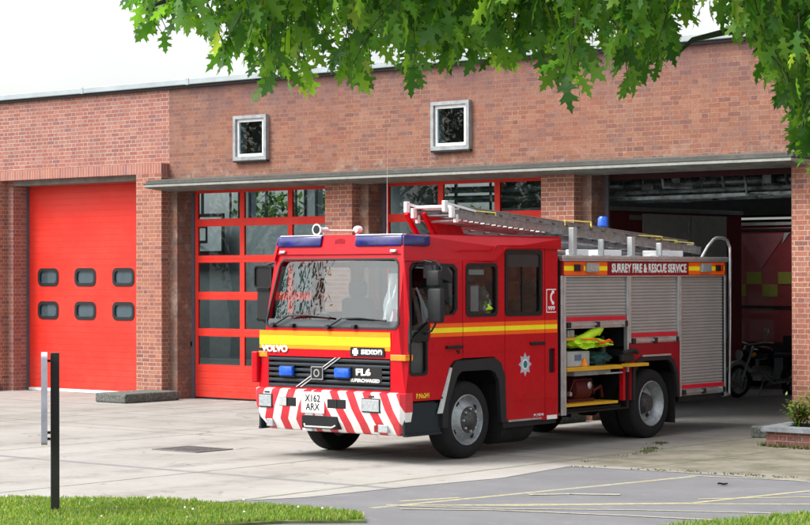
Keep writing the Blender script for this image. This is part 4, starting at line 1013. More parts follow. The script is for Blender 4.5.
bm = B(); plate(bm, [(.42, 2.26), (.42, 2.42), (.62, 2.40), (.72, 2.30), (.74, 2.2), (.6, 2.24)], [], SX(1.20), (.2, 0, 0)); obj('kerb_mirror', bm, M['trim'], fe)
mirror(-1, .40, 1.73, 2.11, 1.37, .17)
bm = B(); plate(bm, rr(-1.62, 2.13, -1.30, 2.43, .05), [rr(-1.60, 2.15, -1.32, 2.41, .04)], XF(.38), (0, .04, 0)); tube(bm, [(-1.46, .42, 2.42), (-1.3, .42, 2.46), (-1.1, .45, 2.44)], .015); obj('mirror_arm', bm, M['trim'], fe); bm = B(); tube(bm, [(-1.5, .43, 1.72), (-1.4, .43, 1.64), (-1.2, .43, 1.58)], .014); obj('mirror_arm', bm, M['trim'], fe)
bm = B(); plate(bm, rr(-1.61, 2.14, -1.31, 2.42, .05), [], XF(.40), (0, .05, 0)); obj('mirror', bm, M['black'], fe)

# ------------------------------------------------------------------ ladders on the roof
M['rung'] = simple('dull_rung', (.10, .10, .10), .6, metal=.3)
def ladder(name, label, a, b, width, n, rail_h, rungs_r=.016, hooks=True, mat='alud', xoff=0, layers=1):
    t = thing(name, label, 'ladder', (XC, Y0, 0))
    a = Vector(a); b = Vector(b)
    for sgn in (0, 1):
        bm = B(); o = Vector((-width * sgn, 0, 0))
        for L in range(layers):
            dz = Vector((0, 0, .075 * L)); ins = Vector((-.05 * L if sgn == 0 else .05 * L, 0, 0)); st_ = a.lerp(b, .03 * L); en = a.lerp(b, 1 - .05 * L)
            beam(bm, st_ + o + dz + ins, en + o + dz + ins, .032, rail_h)
            beam(bm, st_ + o + dz + ins + Vector((0, 0, rail_h / 2)), en + o + dz + ins + Vector((0, 0, rail_h / 2)), .05, .012)
        obj('rail', bm, M[mat], t)
    for L in range(layers):
        for k in range(n):
            p = a.lerp(b, (k + .5) / n) + Vector((0, 0, .075 * L)); bm = B(); tube(bm, [p, p + Vector((-width, 0, 0))], rungs_r, 8); obj('rung', bm, M['rung'], t)
    return t, a, b
lt, a_, b_ = ladder('extension_ladder', 'long aluminium extension ladder sloping from the cab roof down to the rear deck', (.97, 1.30, 3.06), (.97, 7.15, 2.645), .62, 20, .10, layers=2)
bm = B()
for x in (.97, .35):
    box(bm, x - .025, 1.10, 3.09, x + .025, 1.17, 3.23, bev=.008); box(bm, x - .025, 1.24, 3.02, x + .025, 1.31, 3.15, bev=.008); beam(bm, (x, 1.15, 3.20), (x, 1.75, 3.11), .025, .03); box(bm, x - .02, 1.33, 2.96, x + .02, 1.38, 3.06)
tube(bm, [(.97, 1.30, 3.16), (.35, 1.30, 3.16)], .022)
obj('ladder_head', bm, M['white'], lt)
bm = B()
for k in range(16):
    y = 1.5 + k * .12; z = 3.05 - (y - 1.3) * .07; x = rnd.uniform(.45, .9)
    beam(bm, (x, y, z + .02), (x + rnd.uniform(-.15, .15), y + .16, z + rnd.uniform(-.10, .10)), .03, .03)
    tube(bm, [(.40, y, z - .06), (.94, y + .02, z - .05)], .018)
obj('ladder_catch', bm, M['alud'], lt)
YST = simple('yellow_stay', (.72, .62, .14), .5)
def hook(y, z, ln, h=.07):
    bm = B(); tube(bm, [(.95, y, z - h), (.95, y, z), (.95, y + ln, z - .012), (.95, y + ln, z - h - .01)], .013, 6); obj('yellow_stay', bm, YST, lt)
hook(1.78, 3.11, .42); hook(3.75, 3.03, .62); hook(5.55, 2.85, .60); hook(6.0, 2.80, .55); hook(6.5, 2.77, .5)
l2, _, _ = ladder('roof_ladder', 'short aluminium roof ladder lying low beneath the extension ladder on the engine', (.20, 2.35, 2.95), (.20, 7.0, 2.66), .45, 14, .07)
l3, _, _ = ladder('triple_ladder', 'aluminium ladder at the far edge of the engine roof behind the others', (-.45, 3.1, 2.97), (-.45, 7.1, 2.72), .42, 15, .08)
# suction hose on the roof behind the cab
bm = B(); tube(bm, [(.62, 3.0, 2.74), (.62, 3.4, 2.76), (.62, 4.0, 2.70), (.60, 4.9, 2.66)], .06, 12); tag(obj('suction_hose', bm, simple('grey_hose', (.17, .18, .19), .6)), 'short grey suction hose lying under the ladders behind the cab', 'hose').location = (XC, Y0, 0)

# ------------------------------------------------------------------ things in the open locker
def blob(bm, c, r, seed, sub=4, amp=.35, fr=3., mi=0):
    res = bmesh.ops.create_icosphere(bm, subdivisions=sub, radius=1)
    for v in res['verts']:
        n = v.co.normalized(); k = 1 + amp * noise.fractal(n * fr + Vector((seed, 0, 0)), 1, 2, 3)
        v.co = Vector((c[0] + n.x * r[0] * k, c[1] + n.y * r[1] * k, c[2] + n.z * r[2] * k))
        for f in v.link_faces: f.material_index = mi
bm = B(); blob(bm, (0, -.12, .06), (.22, .30, .085), 1, amp=.5, fr=2.4); blob(bm, (.02, .22, .03), (.2, .26, .06), 4, amp=.5)
tube(bm, [(.1, -.38, .06), (.13, -.12, .12), (.12, .10, .19), (.1, .25, .24), (.06, .26, .16)], [.05, .06, .065, .07, .05], 12)
hv = tag(obj('hi_vis_jacket', bm, M['hiv'], smooth=60), 'bright lime hi-vis jacket heaped on the locker shelf above a grey box', 'jacket'); hv.location = (XC + 1.02, Y0 + 4.05, 1.33)
bm = B(); tube(bm, [(.19, -.30, .10), (.24, -.05, .10), (.22, .25, .02)], .012, 6); tube(bm, [(.20, .1, .02), (.235, .3, .08), (.19, .44, .04)], .016, 6); obj('orange_trim', bm, M['orangeb'], hv)
bm = B(); box(bm, -.2, -.26, 0, .2, .26, .205, bev=.012); gb = tag(obj('grey_case', bm, M['dirtgrey']), 'pale grey equipment case on the yellow shelf under the lime jacket', 'case'); gb.location = (XC + .95, Y0 + 3.78, 1.062)
bm = B(); box(bm, .201, -.1, .08, .204, .06, .16); obj('case_label', bm, simple('blue_label', (.10, .14, .22), .5), gb)
bm = B(); lathe(bm, [(0, .05), (.02, .05), (.10, .02), (.12, .001)], (.22, .10, .0), 'z', 12); obj('orange_cap', bm, simple('orange_cap', (.75, .25, .02), .5), gb)
bm = B(); blob(bm, (0, 0, .08), (.2, .30, .10), 9, amp=.4); tr = tag(obj('green_hose_bag', bm, simple('teal_cloth', (.02, .07, .07), .8), smooth=60), 'dark teal kit bag on the yellow locker shelf right of the grey case', 'bag'); tr.location = (XC + .95, Y0 + 4.36, 1.065)
bm = B(); lathe(bm, [(-.2, .10), (-.18, .16), (.18, .16), (.2, .10)], (0, 0, .17), 'y', 20); box(bm, -.1, -.3, 0, .1, .3, .04); tube(bm, [(.1, -.3, .1), (.12, -.2, .3), (.12, .2, .3), (.1, .3, .1)], .014)
tube(bm, [(.05, .25, .1), (.14, .4, .2), (.1, .5, .05)], .025)
pm = tag(obj('portable_pump', bm, simple('red_pump', (.07, .005, .006), .5)), 'small red portable pump on the lowest yellow locker shelf', 'pump'); pm.location = (XC + .90, Y0 + 4.05, .572)
bm = B(); lathe(bm, [(.14, .05), (.16, .05), (.17, .02)], (.0, .12, .22), 'x', 14); obj('pump_gauge', bm, M['alu'], pm); bm = B(); lathe(bm, [(.10, .03), (.15, .03)], (.02, -.34, .12), 'x', 12); obj('pump_outlet', bm, M['alu'], pm)
bm = B(); tube(bm, [(0, 0, 0), (0, 0, .33)], .05, 14); tube(bm, [(0, 0, .33), (0, 0, .38)], .025, 10)
tag(obj('air_cylinder', bm, simple('dark_cylinder', (.03, .035, .04), .35)), 'dark upright air cylinder at the right end of the open locker', 'cylinder').location = (XC + 1.0, Y0 + 4.56, 1.066)
bm = B(); box(bm, -.12, -.08, 0, .12, .08, .10, bev=.01); lathe(bm, [(.12, .04), (.125, .04)], (0, 0, .06), 'x', 12); tag(obj('torch_lamp', bm, M['lampbox']), 'small grey hand lamp on the topmost yellow locker shelf', 'lamp').location = (XC + 1.02, Y0 + 3.62, 1.457)
bm = B(); lathe(bm, [(-.09, .06), (-.085, .15), (.085, .15), (.09, .06)], (0, 0, .15), 'x', 24); tag(obj('coiled_hose', bm, simple('black_hose', (.012, .012, .013), .7)), 'coiled black hose at the back of the lowest locker shelf', 'hose').location = (XC + .55, Y0 + 3.75, .572)
bm = B(); box(bm, -.2, -.3, 0, .2, .3, .28, bev=.03); tube(bm, [(.21, -.15, .2), (.25, -.1, .24), (.25, .1, .24), (.21, .15, .2)], .012); tag(obj('black_toolbox', bm, M['trim']), 'black toolbox on the upper locker shelf behind the lime jacket', 'toolbox').location = (XC + .55, Y0 + 3.75, 1.457)
# jacket on the crew seat
bm = B(); blob(bm, (0, 0, 0), (.2, .15, .24), 3, amp=.4); jk = tag(obj('fire_jacket', bm, simple('grey_tunic', (.16, .16, .15), .9), smooth=60), 'grey fire tunic with lime bands hung inside the crew cab window', 'jacket'); jk.location = (XC + .98, Y0 + 1.72, 1.93)
bm = B(); blob(bm, (.06, .02, -.04), (.17, .10, .10), 7, amp=.5); obj('reflective_band', bm, M['hiv'], jk)

bm = B(); g = 14; grid = [[bm.verts.new((.30 * (i / g) - .10 + .14 * (1 - j / g) * (1 - i / g) * -1, .03 * sin(i * 1.9) + .02 * sin(j * .8 + i), .62 * j / g)) for j in range(g + 1)] for i in range(g + 1)]  # added sheet, stands in for a bright streak reflected in the windscreen
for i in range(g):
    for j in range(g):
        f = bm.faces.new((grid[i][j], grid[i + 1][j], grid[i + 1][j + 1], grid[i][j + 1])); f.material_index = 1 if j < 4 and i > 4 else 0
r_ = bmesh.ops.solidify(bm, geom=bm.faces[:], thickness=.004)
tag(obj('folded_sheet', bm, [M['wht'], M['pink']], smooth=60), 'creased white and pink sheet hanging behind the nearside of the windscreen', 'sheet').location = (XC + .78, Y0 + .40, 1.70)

# ------------------------------------------------------------------ inside the station
# other appliance in the neighbouring bay (grey lockers showing through the open bay)
sv = thing('support_lorry', 'dark red support lorry with grey side lockers parked deep inside the station', 'lorry', (-20.0, 29.3, 0))
bm = B(); box(bm, -2.2, 0, .6, -.02, 4.7, 3.40, bev=.03); obj('body', bm, M['inred'], sv)
bm = B(); box(bm, -2.25, -.02, 3.40, .0, 4.72, 3.47, bev=.01); obj('roof', bm, M['dirtgrey'], sv)
for y0, y1 in ((1.30, 2.86), (2.90, 4.10)):
    bm = B(); box(bm, -.018, y0, 1.1, .01, y1, 3.36, bev=.008); d = obj('locker_door', bm, M['ingrey'], sv)
    bm = B(); hy = y1 - .1 if y0 < 2 else y0 + .1; tube(bm, [(.03, hy, 3.05), (.03, hy, 3.25)], .014); obj('handle', bm, M['alu'], d)
for y in (.9, 3.7):
    for x in (-.15, -2.05):
        bm = B(); tyre(bm, (x, y, .485), 1); obj('wheel', bm, M['rubber'], sv)
bm = B(); box(bm, -.02, .9, 3.25, .012, 1.25, 3.33); obj('marker_light', bm, M['dirtgrey'], sv)
# the other engine further back
ov = thing('older_fire_engine', 'dark red fire engine with yellow chequered tail deep in the open bay', 'fire engine', (-20.7, 36.5, 0))
bm = B(); box(bm, -1.15, 0, .9, 1.15, 4.2, 3.26, bev=.05); obj('body', bm, M['inred'], ov)
bm = B(); box(bm, -1.2, -.03, 3.27, 1.2, 4.22, 3.33); obj('roof', bm, M['dirtgrey'], ov)
bm = B(); box(bm, -1.15, -.25, .75, 1.15, -.001, .9); obj('rear_step', bm, M['trim'], ov)
bm = B(); plate(bm, rect(-1.0, 1.62, .40, 3.20), [rect(-.95, 1.67, .35, 3.15)], XF(-.02), (0, .018, 0)); obj('tail_door', bm, M['trim'], ov)
bm = B()
for i in range(6):
    for j in range(2):
        if (i + j) % 2 == 0: box(bm, -1.05 + i * .36, -.012, 1.85 + j * .25, -.70 + i * .36, -.002, 2.09 + j * .25)
obj('chequer_band', bm, M['cheqy'], ov)
bm = B(); plate(bm, [(-.9, 3.1), (.2, 3.1), (-.35, 2.4)], [], XF(-.012), (0, .01, 0)); obj('chevron', bm, simple('pale_chevron', (.30, .10, .11), .5), ov)
bm = B(); plate(bm, [(.12, 2.9), (.18, 3.12), (.30, 3.12)], [], XF(-.018), (0, .004, 0)); obj('tail_mark', bm, M['dirtgrey'], ov)
for x in (-.9, .9):
    bm = B(); tyre(bm, (x, 1.0, .485), 1); obj('wheel', bm, M['rubber'], ov)
# motorcycle
mc = thing('motorcycle', 'black and chrome motorcycle leaning on its stand inside the open bay', 'motorcycle', (-19.80, 34.3, 0), radians(-14))
bm = B()
def wheel_y(bm, c, R, wd, seg=36): lathe(bm, [(-wd / 2, R - .07), (-wd / 2, R - .03), (0, R), (wd / 2, R - .03), (wd / 2, R - .07)], c, 'x', seg, closed=True)
for nm, y in (('front_wheel', -.62), ('rear_wheel', .85)):
    bm = B(); wheel_y(bm, (0, y, .31), .31, .12); wq = obj(nm, bm, M['rubber'], mc, smooth=40)
    bm = B(); lathe(bm, [(-.02, .24), (.02, .24), (.02, .22), (-.02, .22)], (0, y, .31), 'x', 30, closed=True)
    for k in range(10): tube(bm, [(0, y, .31), (0, y + .225 * cos(k * pi / 5), .31 + .225 * sin(k * pi / 5))], .008, 5)
    lathe(bm, [(-.06, .05), (.06, .05)], (0, y, .31), 'x', 12); obj('rim', bm, M['alu'], wq)
bm = B()
for x in (-.10, .10): tube(bm, [(x, -.62, .31), (x, -.30, .95)], .026)
obj('fork', bm, M['alu'], mc)
bm = B(); lathe(bm, [(-.12, .02), (-.10, .085), (0, .10), (.10, .085), (.13, .05)], (0, -.46, .80), 'y', 18); hl = obj('headlamp', bm, M['black'], mc, smooth=40)
bm = B(); lathe(bm, [(-.135, .085), (-.13, .095), (-.10, .09)], (0, -.46, .80), 'y', 18); obj('lens', bm, M['clear'], hl)
bm = B(); tube(bm, [(-.42, -.10, 1.02), (-.3, -.24, 1.03), (0, -.30, .98), (.3, -.24, 1.03), (.42, -.10, 1.02)], .016); obj('handlebar', bm, M['alu'], mc)
for s in (-1, 1):
    bm = B(); tube(bm, [(s * .32, -.22, 1.03), (s * .40, -.26, 1.24)], .008); box(bm, s * .40 - .06, -.28, 1.20, s * .40 + .06, -.25, 1.29, bev=.015); obj('mirror', bm, M['alu'], mc)
    bm = B(); lathe(bm, [(-.04, .03), (.03, .04), (.05, .02)], (s * .2, -.40, .80), 'y', 10); obj('indicator', bm, M['amber'], mc)
bm = B(); blob(bm, (0, .02, .82), (.15, .30, .13), 2, amp=.05); obj('fuel_tank', bm, simple('black_tank', (.01, .01, .012), .15, coat=1.), mc, smooth=60)
bm = B(); box(bm, -.14, .22, .72, .14, .85, .80, bev=.04); obj('seat', bm, M['seat'], mc)
bm = B(); lathe(bm, [(-.2, .05), (-.17, .13), (.17, .13), (.2, .05)], (0, .02, .45), 'x', 14); box(bm, -.12, -.1, .3, .12, .3, .42); tube(bm, [(.14, -.1, .45), (.18, .1, .28), (.18, .9, .30)], .045); obj('engine', bm, M['steel'], mc)
bm = B(); pts = [(0, -.62 + .35 * cos(radians(t)), .31 + .35 * sin(radians(t))) for t in range(30, 160, 20)]; tube(bm, pts, .055, 8); obj('mudguard', bm, M['alu'], mc, smooth=60)
bm = B(); tube(bm, [(-.1, .2, .35), (-.3, .25, .0)], .014); obj('stand', bm, M['alu'], mc)
# three cylinders on a rack behind the motorcycle
for i, px in enumerate((-19.62, -19.50, -19.40)):
    bm = B(); lathe(bm, [(0, .04), (.15, .045), (.17, .03), (.2, .02)], (0, 0, 0), 'z', 12); box(bm, -.05, -.05, -.03, .05, .05, -.001)
    tag(obj('spray_can', bm, M['white']), ['white canister on the dark shelf above the motorcycle, leftmost of three', 'white canister on the dark shelf above the motorcycle, between two others', 'white canister on the dark shelf above the motorcycle, rightmost of three'][i], 'canister', 'canisters on the shelf behind the motorcycle').location = (px, 35.5, 1.15)
bm = B(); box(bm, -19.9, 35.3, 0, -18.6, 35.7, 1.118, bev=.01); box(bm, -19.85, 35.28, .1, -18.65, 35.30, .55); box(bm, -19.85, 35.28, .6, -18.65, 35.30, 1.05); tag(obj('storage_cabinet', bm, M['chassis']), 'low black cabinet behind the motorcycle carrying three canisters', 'cabinet')
# basketball hoop on the hall wall seen through the glazed door
hp = thing('basketball_hoop', 'black framed basketball backboard seen through the glazed station door', 'basketball hoop', (-41.1, 40.6, 3.2))
bm = B(); plate(bm, rect(-.9, -.25, .9, .75), [], XF(0), (0, .03, 0)); obj('backboard', bm, simple('board_grey', (.30, .32, .33), .6), hp)
bm = B(); plate(bm, rect(-.95, -.30, .95, .80), [rect(-.88, -.23, .88, .73)], XF(-.02), (0, .06, 0)); plate(bm, rect(-.32, .0, .32, .48), [rect(-.26, .06, .26, .42)], XF(-.015), (0, .012, 0)); obj('board_frame', bm, M['black'], hp)
bm = B(); lathe(bm, [(-.012, .225), (.012, .225), (.012, .25), (-.012, .25)], (0, -.30, -.02), 'z', 24, closed=True); tube(bm, [(0, 0, -.02), (0, -.06, -.02)], .03); tube(bm, [(0, .05, .2), (0, .38, .1)], .05); obj('rim', bm, simple('hoop_orange', (.3, .08, .02), .5), hp)

# ------------------------------------------------------------------ front things
# sign post on the lawn: black square post with a grey board seen edge-on
sg = thing('sign_post', 'slim black post in the lawn with a grey sign board seen edge-on', 'sign', (-15.37, 13.24, 0), radians(49.5))
bm = B(); box(bm, -.042, -.042, -.1, .042, .042, 1.56, bev=.006); obj('post', bm, simple('black_post', (.022, .022, .02), .4), sg)
bm = B(); plate(bm, rr(-.36, .70, .36, 1.555, .035), [], lambda a, b: (-.13, a, b), (.058, 0, 0)); obj('sign_board', bm, simple('grey_sign_board', (.36, .36, .42), .5, var=.15), sg, smooth=35)
bm = B()
for z in (.78, .72, 1.47): box(bm, -.074, -.012, z, -.043, .012, z + .025)
obj('bracket', bm, M['black'], sg)
# floor drain
dr = thing('drain_grate', 'square iron drain grate set in the pale concrete forecourt', 'drain', (-19.7, 19.33, 0))
bm = B(); plate(bm, rect(-.42, -.34, .42, .34), [rect(-.38, -.30, .38, .30)], lambda a, b: (a, b, .003), (0, 0, .010)); obj('frame', bm, M['iron'], dr)
bm = B()
for k in range(13): box(bm, -.372 + k * .0585, -.297, .004, -.346 + k * .0585, .297, .011)
for y in (-.1, .1): box(bm, -.378, y - .012, .0035, .378, y + .012, .0095)
obj('bars', bm, M['iron'], dr)
bm = B(); box(bm, -.379, -.299, .0005, .379, .299, .0025); obj('pit', bm, simple('silted_pit', (.04, .038, .034), .9), dr)  # thin dark sheet under the bars in place of a pit
# planter
pt = thing('brick_planter', 'low red brick planter with slate coping beside the open bay', 'planter', (-14.04, 24.45, 0))
def trap(z0, z1, g, bm):
    L = [(-.0 - g, -.03 - g), (2.9, -.22 - g), (2.9, 1.9), (-.25 - g, 1.9)]
    return L
bm = B(); L = [(0, 0), (3.2, -.1), (3.2, 1.02), (-.16, 1.02)]; Li = [(.16, .2), (3.0, .12), (3.0, .84), (.06, .84)]
plate(bm, L, [Li], lambda a, b: (a, b, -.004), (0, 0, .204)); obj('brick_wall', bm, brick('planter_brick', [(c[0] * .75, c[1] * .7, c[2] * .8) for c in BR], (.28, .24, .20), stain=.7), pt)
bm = B(); plate(bm, [(-.05, -.05), (3.25, -.15), (3.25, 1.04), (-.22, 1.04)], [[(.18, .22), (2.95, .14), (2.95, .82), (.08, .82)]], lambda a, b: (a, b, .201), (0, 0, .062)); obj('slate_coping', bm, M['slate'], pt)
bm = B(); plate(bm, inset(Li, .01), [], lambda a, b: (a, b, .0), (0, 0, .19)); obj('soil', bm, simple('soil', (.05, .035, .025), 1.), pt)
def leaf_quad(bm, p, d, up, ln, wd):
    d = d.normalized(); s = d.cross(up)
    if s.length < .01: s = d.cross(Vector((1, 0, 0)))
    s.normalize(); n = s.cross(d)
    v = [bm.verts.new(p), bm.verts.new(p + d * ln * .45 + s * wd / 2 - n * wd * .1), bm.verts.new(p + d * ln - n * ln * .12), bm.verts.new(p + d * ln * .45 - s * wd / 2 - n * wd * .1)]
    bm.faces.new((v[0], v[1], v[2])); bm.faces.new((v[0], v[2], v[3]))
def shrub(loc, r, h, n, label, seed, name='planter_shrub'):
    t = thing(name, label, 'shrub', loc, 0, 'shrubs in the brick planter'); q = random.Random(seed)
    st_ = B(); lf = B()
    for i in range(14):
        a = q.uniform(0, 2 * pi); rr_ = r * sqrt(q.random()); top = Vector((rr_ * cos(a), rr_ * sin(a), h * q.uniform(.55, 1)))
        tube(st_, [(0, 0, 0), (top.x * .4, top.y * .4, top.z * .55), top], .007, 5)
        for k in range(n // 14):
            f = q.uniform(.3, 1.05); p = Vector((top.x * f, top.y * f, top.z * f)) + Vector((q.gauss(0, .06), q.gauss(0, .06), q.gauss(0, .05)))
            leaf_quad(lf, p, Vector((q.gauss(0, 1), q.gauss(0, 1), q.uniform(-.3, .8))), Vector((0, 0, 1)), q.uniform(.05, .10), q.uniform(.025, .05))
    obj('stem', st_, M['bark'], t); obj('foliage', lf, M['shrub'], t, recalc=False)
shrub((-13.88, 25.05, .19), .24, .40, 700, 'leafy green shrub at the bay end of the brick planter', 3)
shrub((-13.45, 24.98, .19), .30, .52, 800, 'leafy shrub with reddish tips in the brick planter at the frame edge', 5)
shrub((-12.5, 24.9, .19), .40, .5, 600, 'leafy shrub in the brick planter beyond the frame edge', 6)
# curled dead leaf on the asphalt
bm = B(); lv = [[bm.verts.new((-.055 + .11 * i / 6, (.035 * sin(pi * i / 6) + .004) * (j - 1), .006 + .016 * abs(j - 1) + .004 * sin(i * 1.3))) for j in range(3)] for i in range(7)]
for i in range(6):
    for j in range(2): bm.faces.new((lv[i][j], lv[i + 1][j], lv[i + 1][j + 1], lv[i][j + 1]))
bmesh.ops.solidify(bm, geom=bm.faces[:], thickness=.003)
fl2 = tag(obj('fallen_leaf', bm, simple('dead_leaf', (.03, .024, .02), .8)), 'small dark curled leaf lying on the asphalt between the faded lines', 'leaf'); fl2.location = (-11.83, 19.66, .0); fl2.rotation_euler = (0, 0, radians(35))

# ------------------------------------------------------------------ overhanging oak
tree = thing('oak_tree', 'broad oak with pointed lobed leaves overhanging the top of the view', 'tree', (0, 0, 0))
cx0, cy0 = -3.2, 11.9
tb = B()
tube(tb, [(cx0, cy0, -.1), (cx0 + .02, cy0, .5), (cx0 - .03, cy0 + .05, 1.8), (cx0 - .1, cy0, 3.2), (cx0 - .15, cy0 - .1, 5), (cx0 - .2, cy0, 7.5)], [.36, .27, .23, .21, .17, .07], 14)
obj('trunk', tb, M['bark'], tree, smooth=60)
PROF = [(-1.45, 4.1), (-1.30, 3.60), (-1.20, 3.42), (-1.12, 3.28), (-1.06, 3.46), (-1.0, 3.36), (-.92, 3.36), (-.86, 3.24), (-.78, 3.32), (-.72, 3.18), (-.66, 3.07), (-.58, 3.18), (-.5, 3.10), (-.43, 3.30), (-.35, 3.30), (-.28, 3.10), (-.2, 3.20), (-.13, 3.08), (-.06, 3.24), (.03, 3.13), (.13, 3.16), (.2, 3.25), (.27, 3.28), (.34, 3.25), (.42, 3.22), (.51, 3.20), (.58, 3.38), (.65, 3.26), (.71, 3.10), (.81, 3.09), (.9, 3.28), (.97, 3.33), (1.06, 3.12), (1.17, 3.12), (1.25, 3.24), (1.33, 3.40), (1.45, 3.42), (1.55, 3.40), (1.62, 3.42), (1.70, 3.36), (1.77, 3.27), (1.83, 3.14), (1.89, 2.93), (1.94, 2.82), (2.0, 2.72), (2.2, 2.75), (2.6, 3.0), (3.5, 3.2), (6, 3.3)]
def prof(t):
    if t <= PROF[0][0]: return 4.3 + (PROF[0][0] - t) * 1.5
    for (a, za), (b, zb) in zip(PROF, PROF[1:]):
        if a <= t <= b: return (.012 if t < -.55 else .05 if t < .2 else .02 if t < 1.6 else -.02) + za + (zb - za) * (t - a) / (b - a)
    return 3.3
Rh = Vector((.7694, .6388, 0)).normalized(); Fh = Vector((-.6388, .7694, 0)).normalized()
def W(t, d, z): return Rh * t + Fh * d + Vector((0, 0, z))
# red-oak leaf: pointed lobes either side of the midrib
HALF = [(0, 0), (.02, .10), (.10, .17), (.20, .14), (.09, .26), (.17, .34), (.36, .36), (.30, .41), (.40, .46), (.16, .47), (.12, .53), (.20, .60), (.36, .66), (.29, .69), (.34, .76), (.13, .72), (.09, .80), (.15, .87), (.08, .88), (.0, 1.0)]
def oak_leaf(bm, p, d, n, L, curl):
    d = d.normalized(); s = d.cross(n).normalized(); n = s.cross(d).normalized()
    def P(a, b):
        a *= .84
        return p + d * (b * L) + s * (a * L) - n * (curl * L * (b * b) + .35 * abs(a) * abs(a) * L * 1.2) 
    mids = [bm.verts.new(P(0, HALF[i][1])) for i in (0, 3, 7, 10, 15, 19)]
    for sg_ in (1, -1):
        v = [bm.verts.new(P(sg_ * a, b)) for a, b in HALF[1:-1]]
        seq = [mids[0]] + v + [mids[5]]
        # panels between midrib points and the outline
        cuts = [(0, 3, 0, 1), (3, 7, 1, 2), (7, 10, 2, 3), (10, 15, 3, 4), (15, 19, 4, 5)]
        for i0, i1, m0, m1 in cuts:
            poly = seq[i0:i1 + 1]
            loop = list(poly)
            if loop[-1] is not mids[m1]: loop.append(mids[m1])
            if loop[0] is not mids[m0]: loop.append(mids[m0])
            try: bm.faces.new(loop if sg_ > 0 else loop[::-1])
            except Exception: pass
lf = B(); tw = B(); q = random.Random(21); nleaf = 0
def twig(t, d, ztip, ln, big=1.):
    """a drooping twig whose lowest leaf tip reaches ztip"""
    global nleaf
    a = q.uniform(-.5, .5); dx = q.gauss(0, .10); dd = q.gauss(0, .12)
    top = W(t + dx, d + dd, ztip + ln + .10); bot = W(t, d, ztip + .11)
    midp = top.lerp(bot, .5) + Vector((q.gauss(0, .03), q.gauss(0, .03), .02))
    tube(tw, [top, midp, bot], [.004, .003, .002], 5, caps=False)
    n = int(5 + ln * 11)
    for i in range(n):
        f = (i + q.random()) / n; p = top.lerp(midp, f * 2) if f < .5 else midp.lerp(bot, f * 2 - 1)
        az = q.uniform(0, 2 * pi); el = q.uniform(-1.45, -.35) if f < .85 else q.uniform(-1.5, -.8)
        dr_ = Vector((cos(az) * cos(el), sin(az) * cos(el), sin(el)))
        L = q.choice((q.uniform(.08, .125), q.uniform(.11, .17), q.uniform(.13, .185))) * big
        pet = p + dr_ * .03
        nn_ = Vector((q.gauss(0, .5), q.gauss(0, .5), 1)); 
        if abs(dr_.normalized().dot(nn_.normalized())) > .95: nn_ = Vector((cos(az), sin(az), .3))
        if pet.z - L * max(0, -sin(el)) < ztip - .02: continue
        oak_leaf(lf, pet, dr_, nn_, L, q.choice((q.uniform(-.1, .3), q.uniform(.2, .6)))); nleaf += 1
for i in range(1320):
    t = q.uniform(-1.42, 2.3); d = q.uniform(9.3, 11.6); sc = d / 10.0
    zp = prof(t)
    rise = q.random() ** 1.25 * 1.15
    z = zp + rise
    # openings where the sky shows through
    if -.50 < t < -.28 and rise > .02 and z < 3.52 and q.random() < .93: continue
    if .50 < t < .64 and 3.33 < z < 3.50 and q.random() < .9: continue
    if 1.31 < t < 1.58 and z < 3.58: continue
    if t < -1.25 and q.random() < .3: continue
    twig(t * sc, d, 2.3 + (z - 2.3) * sc, q.uniform(.22, .5))
# the rest of the crown, above and to the right of the view
for i in range(1500):
    u_ = q.uniform(0, 2 * pi); v_ = q.uniform(-.25, 1); rad = q.uniform(.55, 1) ** .5
    h = 6.4 + v_ * 3.4; rr2 = 4.9 * sqrt(max(0, 1 - max(0, v_) ** 2)) * rad
    t0, d0 = Rh.dot(Vector((cx0, cy0, 0))), Fh.dot(Vector((cx0, cy0, 0)))
    t = t0 + rr2 * cos(u_); d = d0 + rr2 * sin(u_); z = h + q.gauss(0, .3)
    if t < 2.4 and z < 4.35 + .18 * max(0, d - 10): continue
    twig(t, d, z, q.uniform(.25, .55), 1.25)
LIMBS = [[(4.6, 11.2, 3.1), (3.0, 10.6, 3.5), (2.0, 10.3, 3.6)], [(4.6, 11.2, 3.6), (2.6, 10.8, 4.0), (1.2, 10.5, 4.1)], [(4.6, 11.2, 4.4), (2.0, 9.9, 4.95), (.3, 9.8, 4.75)]]
for Lp in LIMBS:
    for i in range(230):
        k = q.randrange(2); f = q.random(); a_, b_ = Lp[k], Lp[k + 1]
        t, d, z = (a_[c] + (b_[c] - a_[c]) * f for c in range(3))
        if t < 1.95: continue
        twig(t + q.gauss(0, .25), d + q.gauss(0, .35), z + q.uniform(-.45, .25), q.uniform(.2, .45))
obj('crown', lf, M['leaf'], tree, recalc=False)
# limbs reaching over the forecourt
trk = W(Rh.dot(Vector((cx0, cy0, 0))), Fh.dot(Vector((cx0, cy0, 0))), 0)
def limb(pts, r): tube(tw, [trk + Vector((-.1, 0, pts[0]))] + [W(*p) for p in pts[1:]], r, 8)
limb([2.75, (3.9, 10.95, 3.22), (3.3, 10.65, 3.45), (2.6, 10.5, 3.44), (2.0, 10.3, 3.53), (1.62, 10.2, 3.50), (1.40, 10.1, 3.44), (1.28, 10.0, 3.33)], [.07, .06, .05, .036, .026, .018, .012, .006])
limb([3.4, (3.7, 11.0, 3.62), (2.6, 10.8, 3.98), (1.2, 10.5, 4.05), (0, 10.3, 3.95), (-.9, 10.2, 3.75), (-1.3, 10.2, 3.6)], [.09, .075, .06, .045, .03, .016, .008])
limb([4.2, (2.0, 9.9, 4.9), (.3, 9.8, 4.7), (-.8, 9.9, 4.3)], [.10, .07, .04, .012])
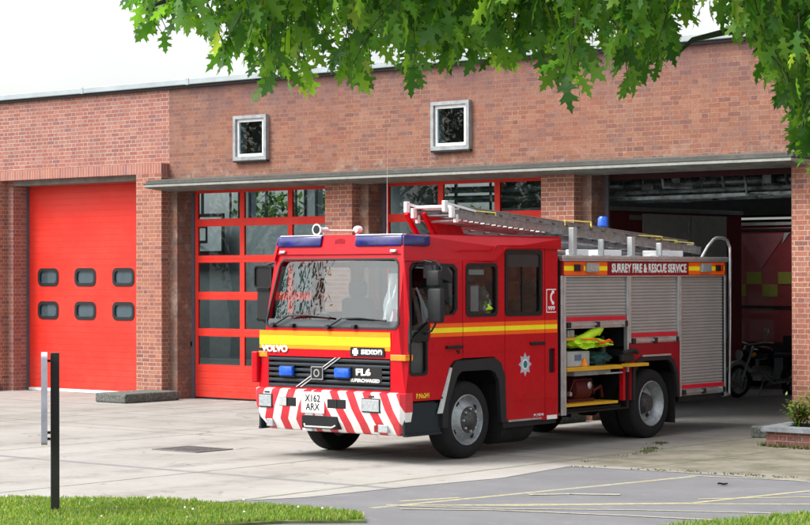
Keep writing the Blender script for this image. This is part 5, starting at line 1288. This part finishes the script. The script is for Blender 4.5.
limb([5.0, (6.5, 12.5, 6.8), (8, 13, 7.5)], [.10, .06, .02]); limb([5.4, (4.2, 8.3, 6.8), (3.8, 6.8, 7.6)], [.10, .06, .02]); limb([5.2, (4.4, 14.2, 6.8), (4.0, 15.8, 7.6)], [.10, .06, .02])
obj('twigs', tw, simple('green_bark', (.05, .06, .03), .9), tree, recalc=False)

# ------------------------------------------------------------------ trees behind the station; unseen trees added across the street
def far_tree(loc, h, r, seed, label, n=2600, big=.30, group=None):
    t = thing('background_tree', label, 'tree', loc, 0, group); q = random.Random(seed)
    bm = B(); tube(bm, [(0, 0, -.1), (0, 0, h * .3), (.1, 0, h * .7)], [.22, .16, .05], 8)
    for k in range(6):
        a = k * 1.05; tube(bm, [(0, 0, h * .3), (cos(a) * r * .5, sin(a) * r * .5, h * .6), (cos(a) * r * .8, sin(a) * r * .8, h * .75)], [.08, .05, .02], 6)
    obj('trunk', bm, M['bark'], t)
    bm = B(); cl = [(Vector((q.gauss(0, .5) * r, q.gauss(0, .5) * r, h * q.uniform(.35, .95))), q.uniform(.25, .5) * r) for _ in range(26)]
    for i in range(n):
        c, cr = q.choice(cl); v = Vector((q.gauss(0, 1), q.gauss(0, 1), q.gauss(0, 1))).normalized() * cr * q.uniform(.6, 1)
        leaf_quad(bm, c + v, Vector((q.gauss(0, 1), q.gauss(0, 1), q.gauss(0, 1))), Vector((0, 0, 1)), big * q.uniform(.7, 1.3), big * .6)
    obj('crown', bm, M['leafd'], t, recalc=False)
far_tree((-45.0, 49, 0), 4.9, 2.2, 1, 'leafy tree behind the station seen through its left rear window')
far_tree((-42.3, 52, 0), 4.7, 2.0, 2, 'leafy tree behind the station seen through its middle rear window')

for k, (x, y, h, r) in enumerate(((-36, 7, 9, 4.2), (-45, 3, 10, 4.6), (-41, 13, 8, 3.6), (-55, 9, 10, 4.6))):  # out of view, added to darken windscreen and door pane reflections
    far_tree((x, y, 0), h, r, 20 + k, ['tall street tree beyond the left end of the forecourt, nearest the lawn', 'tallest street tree across the road from the forecourt', 'shorter street tree standing at the left edge of the forecourt', 'tall street tree farthest along the road to the left'][k], 7000, .24, 'street trees beyond the forecourt')
